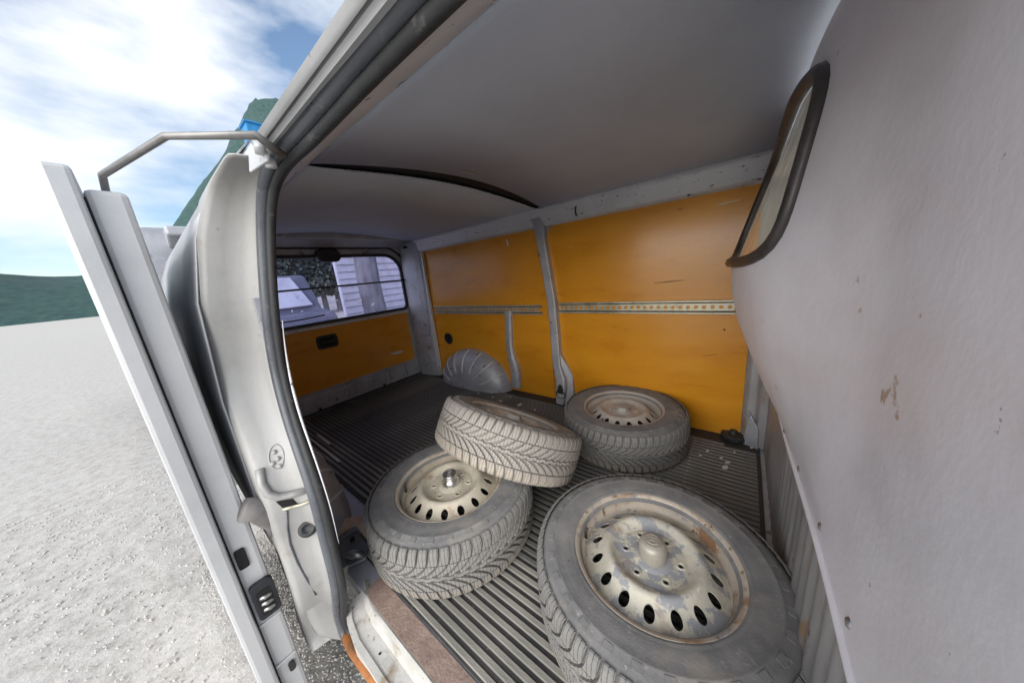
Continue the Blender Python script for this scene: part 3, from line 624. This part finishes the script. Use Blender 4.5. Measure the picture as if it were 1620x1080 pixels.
# ---- partition behind the cab: ribbed sheet below, moulded bulge with a window above
ptab = [(0, .14), (.45, .135), (.537, .105), (.62, .062), (.697, .030), (.80, -.008), (.887, -.026), (.957, -.031), (1.05, -.006), (1.25, .052), (1.45, .105)]
def bulge(y, z): wq = smooth(.5, 1.12, y); q = interp(ptab, z); return .133 + (q - .133)*wq
rs = MB(); rows = []
for k in range(221):
    y = .2 + 1.60*k/220; off = -.0030*(1 + math.sin(2*math.pi*y/.06))
    rows.append([(.146 + off, y, z) for z in (-.004, .25, .5, .75)])
rs.grid(rows); ribsheet = vp(rs, 'partition_sheet', m_ribsteel, auto=30, label='rubbed ribbed steel sheet at the foot of the partition')
vp(MB().prism([(.046, 1.812, 0), (.062, 1.795, 0), (.095, 1.79, 0), (.108, 1.765, 0), (.142, 1.76, 0), (.142, 1.83, 0), (.05, 1.83, 0)], (0, 0, .8)), 'front_post', m_ribsteel, bevel=.005)
pg_ = PY(1190, 655, 1.76); vp(MB().prism([(pg_.x-.028, 1.775, .0), (pg_.x+.035, 1.745, .0), (pg_.x+.03, 1.75, .11), (pg_.x-.012, 1.775, .19)], (.0, .02, 0)), 'post_gusset', m_silver_in, bevel=.004)
bl = MB(); rows = []
zs = [.50 + .92*i/60 for i in range(61)]
# window outline on the moulding, in (y, z)
wc, whw, whz = (1.235, 1.145), .415, .175
def in_win(y, z, grow=0):
    dy = abs(y - wc[0])/(whw+grow); dz = abs(z - wc[1])/(whz+grow); return dy**5 + dz**5
ys = [.2 + 1.612*i/90 for i in range(91)]
grid_v = {}; vs = []; fs = []
for i, y in enumerate(ys):
    for j, z in enumerate(zs):
        grid_v[i, j] = len(vs); vs.append((bulge(y, z), y, z))
for i in range(90):
    for j in range(60):
        if in_win((ys[i]+ys[i+1])/2, (zs[j]+zs[j+1])/2) > 1: fs.append((grid_v[i, j], grid_v[i+1, j], grid_v[i+1, j+1], grid_v[i, j+1]))
bl.add(vs, fs); bulk = vp(bl, 'partition', m_bulk, sm=True, label='pale moulded partition bulging behind the driver seat')
wo = []
for k in range(72):
    a = 2*math.pi*k/72; cs, sn = math.cos(a), math.sin(a); rr = (abs(cs)**5 + abs(sn)**5) ** -.2
    y = wc[0] + (whw+.006)*cs*rr; z = wc[1] + (whz+.006)*sn*rr; wo.append(Vector((bulge(y, z) - .004, y, z)))
gk = sub(MB().tube(wo, .0135, 8, closed=True), 'window_gasket', m_gasket, bulk, sm=True)
pgm = bpy.data.materials.new('dusty_cab_glass'); pgm.use_nodes = True; t_ = pgm.node_tree; N = t_.nodes
tr = N.new('ShaderNodeBsdfTransparent'); tr.inputs['Color'].default_value = (.62, .60, .50, 1)
df = N.new('ShaderNodeBsdfPrincipled'); df.inputs['Base Color'].default_value = (.66, .63, .54, 1); df.inputs['Roughness'].default_value = .5
co = N.new('ShaderNodeTexCoord'); mp_ = N.new('ShaderNodeMapping'); mp_.inputs['Scale'].default_value = (2, 6, 1); nz = N.new('ShaderNodeTexNoise'); nz.inputs['Scale'].default_value = 4; nz.inputs['Detail'].default_value = 7
t_.links.new(co.outputs['Object'], mp_.inputs[0]); t_.links.new(mp_.outputs[0], nz.inputs['Vector'])
mr = N.new('ShaderNodeMapRange'); mr.inputs['From Min'].default_value = .3; mr.inputs['From Max'].default_value = .7; mr.inputs['To Min'].default_value = .35; mr.inputs['To Max'].default_value = .85
t_.links.new(nz.outputs['Fac'], mr.inputs['Value']); ms = N.new('ShaderNodeMixShader'); t_.links.new(mr.outputs[0], ms.inputs[0]); t_.links.new(tr.outputs[0], ms.inputs[1]); t_.links.new(df.outputs[0], ms.inputs[2]); t_.links.new(ms.outputs[0], N['Material Output'].inputs['Surface'])
gg = MB(); rows = []
for i in range(25):
    y = wc[0] - whw + 2*whw*i/24; row = []
    for j in range(13):
        z = wc[1] - whz + 2*whz*j/12; row.append((bulge(y, z) + .012, y, z))
    rows.append(row)
gg.grid(rows); sub(gg, 'cab_glass', pgm, bulk, sm=True)
lipp = [Vector((bulge(.2 + 1.6*k/40, .5) - .001, .2 + 1.6*k/40, .5)) for k in range(41)]
sub(MB().tube(lipp, .006, 6), 'lower_lip', m_bulk, bulk, sm=True)
for k in range(9):
    y = .28 + .165*k; c = Vector((bulge(y, .535), y, .535)); o = sub(MB().lathe([(.0003, .0035), (.005, .003), (.007, 0)], 12), 'screw', m_steel, bulk, sm=True); o.matrix_local = Matrix.Translation(c) @ Matrix.Rotation(R_(-90), 4, 'Y')
# near front post of the doorway
vp(MB().prism([(.20, .10, -.2), (.30, .08, -.2), (.34, .20, -.2), (.30, .26, -.2), (.22, .24, -.2)], (.0, .06, 1.55)), 'door_post', m_silver, bevel=.01)

# ------------------------------------------------------------------ ribbed mat on the cargo floor
matr = thing('rubber_mat', 'black ribbed rubber mat covering the cargo floor', 'floor mat', (-1.2, 1.0, .0), worldkids=True)
mm = MB(); mm.prism([(-1.19, .298, 0), (.125, .298, 0), (.125, 1.835, 0), (-2.735, 1.835, 0), (-2.735, .43, 0), (-1.19, .43, 0)], (0, 0, .004))
base = mm.obj('mat_base', m_mat, matr)
rib_me = {}
m_rib = mat('scuffed_mat_rib', [(.075,.074,.073), (.125,.122,.116), (.19,.185,.17)], 4, 9, .58, .1, 0, .35, 170, stretch=(.5, 2, 1), spots=[(9, .50, .16, (.25,.24,.205), (.25, 3, 1)), (60, .66, .04, (.42,.40,.36)), (5, .62, .1, (.03,.03,.03), (.4, 2, 1))])
m_rib_worn = mat('dust_worn_mat_rib', [(.15,.145,.13), (.24,.23,.205), (.33,.315,.275)], 5, 9, .62, .1, 0, .35, 170, stretch=(.5, 2, 1), spots=[(60, .64, .04, (.48,.46,.41)), (7, .60, .08, (.06,.06,.06), (.4, 3, 1))])
def rib_mesh(x0, x1, mt_):
    k = (x0, x1, mt_.name)
    if k not in rib_me:
        pr_ = [(-.0085, 0), (-.0062, .0055), (.0062, .0055), (.0085, 0)]
        xs = [x0 + (x1-x0)*i/6 for i in range(7)]
        b = MB().grid([[(x, y, z) for y, z in pr_] for x in xs]); b.f.append((0, 1, 2, 3)); b.f.append(tuple(range(len(b.v)-4, len(b.v)))); rib_me[k] = b.mesh('rib', mt_)
    return rib_me[k]
y = .312; i = 0
while y < 1.745:
    near_arch = y < .43
    mt_ = m_rib_worn if y < .62 else m_rib
    o = bpy.data.objects.new('rib', rib_mesh(-1.18 if near_arch else -2.73, .11 if y < 1.70 else -.02, mt_)); COL.objects.link(o)
    o.parent = matr; o.matrix_parent_inverse = Matrix.Translation((-1.2, 1.0, 0)).inverted(); o.location = (0, y, .0041)
    y += .0287; i += 1

# ------------------------------------------------------------------ wheels
TR = .330; HW = .098; NP = 60
def hole_ring(mb, prof, r0, r1, rc, nh, ra, rt, segs=4, off=0.0):
    """annulus r0..r1 on the radial profile, with nh oval holes"""
    da = 2*math.pi/nh; K = 24
    for h_ in range(nh):
        a0 = h_*da + off
        bnd = []
        for k in range(K):
            q = 2*math.pi*k/K; c, s = math.cos(q), math.sin(q)
            mxx = max(abs(c), abs(s)); ux, uy = c/mxx, s/mxx
            bnd.append(((r1 + r0)/2 + ux*(r1 - r0)/2, a0 + uy*da/2))
        hol = [(rc + ra*math.cos(2*math.pi*k/K), a0 + rt/rc*math.sin(2*math.pi*k/K)) for k in range(K)]
        mid = [((b[0]+h2[0])/2, (b[1]+h2[1])/2) for b, h2 in zip(bnd, hol)]
        rows = [[(r*math.cos(a), r*math.sin(a), prof(r)) for r, a in ring_] for ring_ in (bnd, mid, hol)]
        rows.append([(x, y_, z - .0045) for x, y_, z in rows[-1]])
        mb.grid(rows, close_u=True)
dprof = [(0, .076), (.045, .076), (.052, .071), (.088, .071), (.098, .076), (.108, .086), (.117, .0905), (.126, .088), (.136, .080), (.170, .052), (.178, .046), (.184, .042)]
def dz(r): return interp(dprof, r)
rim_disc = MB(); 
rim_disc.lathe([(r, dz(r)) for r in (.03, .045, .052)], 96)
hole_ring(rim_disc, dz, .052, .088, .0700, 6, .0068, .0068)
rim_disc.lathe([(r, dz(r)) for r in (.088, .093, .098, .103, .108, .112, .117, .122, .126, .130, .134)], 96)
hole_ring(rim_disc, dz, .134, .170, .1510, 16, .0148, .0128)
rim_disc.lathe([(r, dz(r)) for r in (.170, .174, .178, .184)], 96)
barrel = [(.184, .042), (.1845, .045), (.185, .052), (.187, .057), (.194, .062), (.1975, .068), (.1990, .084), (.2015, .0915), (.2055, .0955), (.2115, .0975), (.2140, .095), (.2140, .089), (.206, .080), (.198, .070)]
back = [(.196, -.075), (.199, -.086), (.206, -.092), (.2045, -.095), (.196, -.090), (.190, -.075), (.186, -.060), (.172, -.045), (.172, -.010), (.184, .042)]
def tyre_profile():
    half = [(.194, .078), (.198, .087), (.2115, .0955), (.216, .0990), (.2205, .1005), (.2235, .0998), (.227, .1008), (.235, .1015), (.252, .1025), (.268, .1015), (.270, .1022), (.274, .1022), (.276, .1005), (.288, .0985), (.298, .0950), (.306, .0900), (.312, .083), (.3165, .075), (.3185, .06), (.3195, .03), (.320, .0)]
    return half + [(r, -z) for r, z in half[-2::-1]]
tyre_body = MB().lathe(tyre_profile(), 120)
# shoulder lugs moulded on the sidewall
for k in range(NP):
    if k % 2: continue
    a = 2*math.pi*(k+.5)/NP; d = math.pi/NP*.72
    for sg in (1, -1):
        q = []
        for r, z in ((.277, .1004), (.292, .0972)):
            for aa in (a-d, a+d): q.append((r*math.cos(aa), r*math.sin(aa), sg*z))
        t_ = [(x, y_, z + sg*.0026) for x, y_, z in q]
        tyre_body.add(q + t_, [(4, 5, 7, 6), (0, 1, 5, 4), (1, 3, 7, 5), (3, 2, 6, 7), (2, 0, 4, 6)])
def crown(t): # outer radius at distance t from the tread centre
    t = abs(t); return TR - .0025*(t/.07)**2 if t < .07 else TR - .0025 - (t-.07)*.22 - max(0, t-.083)**2*60
def block(ts, sl, sr, base=.3165):
    """a tread block: ts across the tread, sl/sr its two edges along it (in pitches)"""
    p_ = 2*math.pi/NP; rows_t, rows_b = [], []
    for t, a, b in zip(ts, sl, sr):
        R1 = crown(t); R0 = min(base, R1 - .004)
        cm = .035 if 0 else 0
        xs = [a, a + (b-a)*.5, b]
        ins_ = [(a + .035), (a+b)/2, (b - .035)]
        rows_t.append([(R1*math.cos(q*p_), R1*math.sin(q*p_), t) for q in ins_]); rows_b.append([(R0*math.cos(q*p_), R0*math.sin(q*p_), t) for q in xs])
    mb = MB(); n_ = len(ts); mb.grid(rows_t); o = 0; k = len(mb.v); mb.v += [tuple(x) for r in rows_b for x in r]
    for i in range(n_-1):
        mb.f.append((i*3, (i+1)*3, k+(i+1)*3, k+i*3)); mb.f.append((i*3+2, (i+1)*3+2, k+(i+1)*3+2, k+i*3+2))
    for e in (0, n_-1):
        for j in range(2): mb.f.append((e*3+j, e*3+j+1, k+e*3+j+1, k+e*3+j))
    return mb
def tread_meshes(mt_):
    out = []
    for sg in (1, -1):
        ts = [.050, .062, .074, .083, .0905, .0955]
        sh = [-.26, -.12, -.03, 0, 0, 0]
        out.append(block([sg*t for t in ts], [s - .43 for s in sh], [s + .43 for s in sh]).mesh('tread_block', mt_))
        ts = [.009, .022, .034, .0465]; sh = [-1.75, -1.12, -.68, -.34]; wl = [.16, .30, .38, .41]; wr = [.20, .32, .38, .41]
        out.append(block([sg*t for t in ts], [s - a for s, a in zip(sh, wl)], [s + a for s, a in zip(sh, wr)]).mesh('tread_block', mt_))
    return out
cz = MB(); rows = []
for k in range(NP*4):
    a = 2*math.pi*k/(NP*4); zo = .0022*(1 if (k//2) % 2 else -1)
    rows.append([(r*math.cos(a), r*math.sin(a), z + zo) for r, z in ((.318, -.0065), (TR, -.0055), (TR, .0055), (.318, .0065))])
cz.grid(rows, close_v=True)
def cap_mesh(kind):
    if kind == 'dome': return MB().lathe([(0.037, 0.066), (0.0365, 0.088), (0.035, 0.111), (0.0335, 0.118), (0.029, 0.1235), (0.02, 0.1265), (0.01, 0.128), (0.0003, 0.1283)], 48)
    if kind == 'chrome': return MB().lathe([(0.036, 0.066), (0.0355, 0.084), (0.033, 0.096), (0.0285, 0.102), (0.0285, 0.12), (0.0275, 0.1225), (0.026, 0.1228), (0.0003, 0.1228)], 48)
    mb = MB()
    rows = [[(r*math.cos(2*math.pi*k/6)*f + r*(1-f)*math.cos(2*math.pi*k/6), r*math.sin(2*math.pi*k/6), z) for k in range(6)] for r, z, f in ((.038, .066, 1), (.037, .090, 1), (.033, .098, 1), (.001, .099, 1))]
    mb.lathe([(0.04, 0.066), (0.0395, 0.082), (0.036, 0.088)], 36); mb.grid(rows, close_u=True); return mb
def wheel(label, loc, nrm, spin, barm, rimm, sidem, treadm, cap, capm, emblem):
    rt = thing('wheel', label, 'wheel', loc, group='loose wheels on the van floor')
    q = Vector(nrm).normalized().to_track_quat('Z', 'Y'); rt.rotation_mode = 'QUATERNION'; rt.rotation_quaternion = q @ Matrix.Rotation(spin, 3, 'Z').to_quaternion()
    ty = tyre_body.obj('tyre', sidem, rt, auto=50)
    c = cz.obj('centre_rib', treadm, None, auto=40); c.parent = ty
    for k, me in enumerate(tread_meshes(treadm)):
        for i in range(NP):
            o = bpy.data.objects.new('tread_block', me); COL.objects.link(o); o.parent = ty
            o.rotation_euler = (0, 0, 2*math.pi*(i + (.5 if k > 1 else 0))/NP)
    sd = MB()
    for i in range(NP):
        for sg in (1, -1):
            if random.random() < .6:
                a = 2*math.pi*(i + random.uniform(-.2, .2))/NP; t = sg*random.choice((.058, .070, .030, .040)); r = crown(t) + .0006; b = Vector((r*math.cos(a), r*math.sin(a), t)); tn = Vector((-math.sin(a), math.cos(a), 0))*.0016; tz = Vector((0, 0, .0016)); rd = Vector((math.cos(a), math.sin(a), 0))*.0006
                sd.add([b + tn*math.cos(w_) + tz*math.sin(w_) + rd for w_ in [j*math.pi/3 for j in range(6)]], [tuple(range(6))])
    o = sd.obj('studs', m_steel, None); o.parent = ty; o['kind'] = 'stuff'
    rim = MB().lathe(barrel, 96).lathe(back, 96).obj('rim', barm, rt, auto=60)
    d = rim_disc.obj('wheel_disc', rimm, None, auto=45); d.parent = rim
    for k in range(6):
        a = k*math.pi/3; l = MB().lathe([(.0068, -.001), (.0075, .002), (.0105, .0028), (.0125, .0012), (.0132, -.001)], 20, (.07*math.cos(a), .07*math.sin(a), .071)).obj('lug_seat', rimm, None, auto=50); l.parent = rim
    cp_ = cap_mesh(cap).obj('hub_cap', capm, None, auto=40); cp_.parent = rim
    if emblem:
        zt = .1228 if cap == 'chrome' else .1282
        for (ea, eb, oy) in ((.021, .021, 0), (.0165, .0115, 0), (.0065, .0112, .001), (.012, .0055, .0055)):
            e = MB().tube([(ea*math.cos(a), oy + eb*math.sin(a), zt - (.0006 if cap == 'chrome' else (ea*ea + eb*eb)*2.2)) for a in [j*2*math.pi/28 for j in range(28)]], .0012, 5, closed=True).obj('emblem', capm, None, sm=True); e.parent = cp_
    v = MB().tube([(.188, 0, .058), (.187, 0, .08), (.183, 0, .096)], [.005, .0042, .0038], 8).obj('valve', m_rub, None, sm=True); v.parent = rim
    # dark brake-side void behind the vent holes
    return rt
r_cream = rim_mat('cream_rim_paint', (.56,.51,.41), (.24,.245,.25), (.30,.16,.07), .66, .58)
r_chip = rim_mat('chipped_rim_paint', (.58,.55,.46), (.33,.34,.36), (.36,.25,.16), .50, .58)
r_beige = rim_mat('beige_rim_paint', (.46,.42,.37), (.38,.35,.32), (.26,.18,.12), .60, .66)
r_bar4 = rim_mat('rusty_barrel', (.46,.40,.33), (.30,.29,.29), (.27,.15,.08), .56, .52)
r_bar1 = rim_mat('beige_barrel', (.50,.44,.35), (.36,.33,.28), (.27,.15,.07), .62, .55)
t_side = tyre_mat('tyre_sidewall', (.12,.12,.123), (.18,.178,.177), (.235,.23,.222), False)
t_trd = tyre_mat('tyre_tread', (.155,.152,.147), (.20,.195,.186), (.25,.24,.225), True)
t_side_d = tyre_mat('dusty_sidewall', (.19,.18,.165), (.245,.23,.21), (.29,.27,.245), False)
t_trd_d = tyre_mat('dusty_tread', (.235,.22,.20), (.295,.275,.25), (.35,.325,.295), True)
m_cap4 = mat('dull_cap', [(.36,.33,.28), (.46,.43,.37)], 20, 7, .5, .1, .3, .2, 90)
m_cap2 = mat('grey_cap', [(.33,.315,.29), (.42,.40,.37)], 20, 7, .6, .1, .1, .2, 90)
wheel('nearest wheel, its chipped grey and cream rim facing up with a domed cap', (-.150, .716, .1105), (0, 0, 1), R_(10), r_bar4, r_chip, t_side, t_trd, 'dome', m_cap4, True)
wheel('cream rimmed wheel with a chrome centre cap, partly under a leaning wheel', (-.889, .608, .1105), (0, 0, 1), R_(40), r_bar1, r_cream, t_side, t_trd, 'chrome', m_chrome, True)
wheel('wheel lying by the orange wall, beige rim with a squarish cap', (-.488, 1.530, .1105), (0, 0, 1), R_(75), r_beige, r_beige, t_side, t_trd, 'hex', m_cap2, False)
wheel('dusty wheel leaning on the chrome capped one, tread towards the doorway', (-.82, .915, .262), (.104, .58, 1), R_(120), r_beige, r_beige, t_side_d, t_trd_d, 'hex', m_cap2, False)

# ------------------------------------------------------------------ small loose things
p = PZ(1160, 686, .008)
pk = MB().lathe([(.0003, .046), (.016, .046), (.019, .036), (.022, .030), (.050, .028), (.056, .022), (.057, .004), (.054, .0)], 32, (0, 0, 0)).obj('rubber_stop', m_rub, None, auto=40)
pk.location = (p.x, p.y - .05, .0096); tag(pk, 'round black rubber stop on the mat beside the partition', 'rubber stop')
cpz = [PZ(532, 838, .03), PZ(548, 828, .045), PZ(562, 824, .055), PZ(580, 820, .05)]
cb = MB(); wv_ = [Vector((.03, -.012, -.006)), Vector((.028, -.012, -.004)), Vector((.026, -.012, .002)), Vector((.03, -.01, .004))]
cb.grid([[a - b for a, b in zip(cpz, wv_)], [a + b for a, b in zip(cpz, wv_)]])
e = PZ(578, 850, .012); cb.add([cpz[2] + wv_[2]*.4, cpz[3] + wv_[3], e + Vector((.02, 0, 0)), e + Vector((-.012, 0, -.004))], [(0, 1, 2, 3)])
tag(cb.obj('cardboard_strip', m_card, None, solid=.004), 'pinkish brown torn strip of cardboard beside the chrome capped wheel', 'cardboard')
sc_me = MB().prism([(-.012, -.004, 0), (-.003, -.008, 0), (.010, -.003, 0), (.013, .004, 0), (.001, .007, 0), (-.010, .003, 0)], (0, 0, .002)).mesh('paper_scrap', m_paper)
for i, (u, v, s) in enumerate(((1119, 713, .8), (1108, 720, .6), (1141, 724, .8), (1151, 731, 1.0), (1147, 739, 1.5), (1189, 708, .7), (1162, 715, .6), (780, 628, 1.0), (792, 634, 1.3), (822, 640, 2.0), (846, 648, 1.0), (757, 622, .9), (1130, 680, 1.3), (807, 628, .8))):
    p = PZ(u, v, .0098); o = bpy.data.objects.new('paper_scrap', sc_me); COL.objects.link(o); o.location = p; o.rotation_euler = (0, 0, random.uniform(0, 3)); o.scale = (s, s, 1)
    tag(o, *(('tiny pale scrap of litter on the mat near the partition', 'litter', 'litter scraps near the partition') if u > 1000 else ('tiny pale scrap of litter on the mat between leaning wheel and middle pillar', 'litter', 'litter scraps by the middle pillar')))
# long pale scratch mark strips on the mat near the doorway
for (u0, v0, u1, v1) in ((487, 690, 537, 730), (502, 687, 522, 702)):
    a, b = PZ(u0, v0, .0102), PZ(u1, v1, .0102); o = MB().prism([a + Vector((0, -.006, 0)), a + Vector((0, .006, 0)), b + Vector((0, .008, 0)), b + Vector((0, -.007, 0))], (0, 0, .0015)).obj('paint_streak', m_paper, matr)

# ------------------------------------------------------------------ what stands outside, behind the van
sb = thing('siding_building', 'pale building with horizontal siding seen through the rear window', 'building', (-9, 6, GZ), worldkids=True)
m_side = mat('pale_siding', [(.42,.42,.50), (.50,.50,.57)], 2, 6, .7, .05, 0, .1, 30)
BL = PX(538, 450, -9).y
MB().box(-9.3, -9.05, BL + .05, BL + 9.2, GZ, 5.0).obj('wall', m_side, sb)
bme = MB().prism([(-9.05, BL, 0), (-9.005, BL, 0), (-9.04, BL, .19)], (0, 9.3, 0)).mesh('board', m_side)
for k in range(26):
    o = bpy.data.objects.new('board', bme); COL.objects.link(o); attach(o, sb); o.location = (0, 0, GZ + .2*k)
tk = thing('wooden_post', 'rough grey wooden post standing before the pale siding', 'post', (-6.2, 2.9, GZ), worldkids=True)
c = PX(590, 470, -6.2)
MB().tube([(c.x, c.y + .02*math.sin(k), GZ - .1 + k*.35) for k in range(10)], [.24 - .004*k for k in range(10)], 16).obj('shaft', mat('bark', [(.10,.10,.12), (.19,.19,.22), (.26,.26,.29)], 8, 9, .95, 0, 0, 1, 14, stretch=(1, 1, .3)), tk, sm=True)
MB().lathe([(.24, 0), (.245, .05), (.15, .12), (.001, .14)], 16, (c.x, c.y, GZ + 3.04)).obj('cap', m_silver, tk, sm=True)
m_leaf = mat('dark_leaves', [(.05,.075,.07), (.10,.13,.12)], 3, 4, .8)
# parked car
cv = thing('parked_car', 'dull blue parked car seen through the left of the rear window', 'car', (-7, 1.3, GZ), worldkids=True)
m_car = mat('dull_blue_car_paint', [(.13,.14,.19), (.18,.19,.25)], 3, 5, .3, .05, .3)
B0 = PX(532, 480, -4.9).y - 1.75
cb_ = MB().prism([(-4.9 - dx, 0, z) for dx, z in ((0, .05), (0, .62), (.12, .70), (.55, .74), (1.0, 1.30), (2.3, 1.36), (2.8, .80), (4.2, .70), (4.25, .05))], (0, 1.75, 0))
cb_.v = [(x, y + B0, z) for x, y, z in cb_.v]; cb_.obj('body', m_car, cv, bevel=.06)
MB().prism([(-5.47, B0+.14, .79), (-5.47, B0+1.61, .79), (-5.84, B0+1.5, 1.25), (-5.84, B0+.25, 1.25)], (.03, 0, .02)).obj('rear_window', mat('car_glass', [(.45,.47,.55), (.55,.57,.65)], 3, 4, .15), cv)
for yy in (B0+.12, B0+1.63): MB().prism([(-4.885, yy + a*.09, .42 + b*.14) for a, b in rrect(1.6, 1.6, .3, 3)], (-.05, 0, 0)).obj('tail_light', mat('red_lens', [(.5,.03,.04), (.6,.05,.06)], 10, 3, .2), cv)
for yy in (B0+.05, B0+1.55):
    for xx in (-5.65, -8.3): 
        w_ = MB().tube([(xx, yy, -.17), (xx, yy+.2, -.17)], .34, 24).obj('tyre', m_rub, cv)
# trees in the distance
for i, (u, hgt, lab) in enumerate(((436, 5.6, 'leftmost dark tree beyond the parked car'), (455, 4.8, 'small dark tree beyond the car roof'), (478, 5.4, 'dark tree beyond the parked car, third from the doorway seal'), (500, 6.2, 'tallest dark tree beyond the parked car, behind the lamp cover'), (522, 5.2, 'dark tree beyond the parked car, nearest the pale building'))):
    c = PX(u, 420, -24); tr_ = thing('tree', lab, 'tree', (c.x, c.y, GZ), group='trees beyond the parked car', worldkids=True)
    MB().tube([(c.x, c.y, GZ), (c.x + .1, c.y, GZ + hgt*.5), (c.x, c.y + .1, GZ + hgt)], [.2, .13, .03], 8).obj('trunk', bpy.data.materials['bark'], tr_)
    cr = MB()
    for k in range(2200):
        z = random.random(); rr = (1.25 - z)*random.random()**.5*1.7; th_ = random.uniform(0, 6.28); q = Vector((c.x + rr*math.cos(th_), c.y + rr*math.sin(th_), GZ + 1.2 + z*(hgt - 1))); s = random.uniform(.08, .2)
        d1 = Vector((random.gauss(0, 1), random.gauss(0, 1), random.gauss(0, .5))).normalized()*s; d2 = d1.orthogonal().normalized()*s*.6
        cr.add([q - d1, q + d2, q + d1, q - d2], [(0, 1, 2, 3)])
    cr.obj('crown', m_leaf, tr_)
# added in place of a band of sea: a made-up blue shed
bs_ = thing('blue_shed', 'made-up stand-in for a band of sea, a tall bright blue shed seen past the doorway corner', 'shed', (-40, 8, GZ), worldkids=True)
m_blue = mat('blue_sheet_metal', [(.02,.20,.46), (.03,.25,.54)], 3, 5, .45, .05)
SX = -40
c0 = PX(388, 192, SX); c1 = PX(404, 196, SX)
MB().box(SX-2, SX, c0.y, c1.y + 1.6, GZ, c0.z).obj('wall', m_blue, bs_)
rme = MB().box(0, .05, 0, .06, 0, c0.z - GZ).mesh('seam', m_blue)
k = c0.y + .1
while k < c1.y + 1.5:
    o = bpy.data.objects.new('seam', rme); COL.objects.link(o); attach(o, bs_); o.location = (SX + .001, k, GZ); k += .75
MB().box(SX-2.2, SX+.2, c0.y - .15, c1.y + 1.75, c0.z, c0.z + .12).obj('roof', m_blue, bs_)
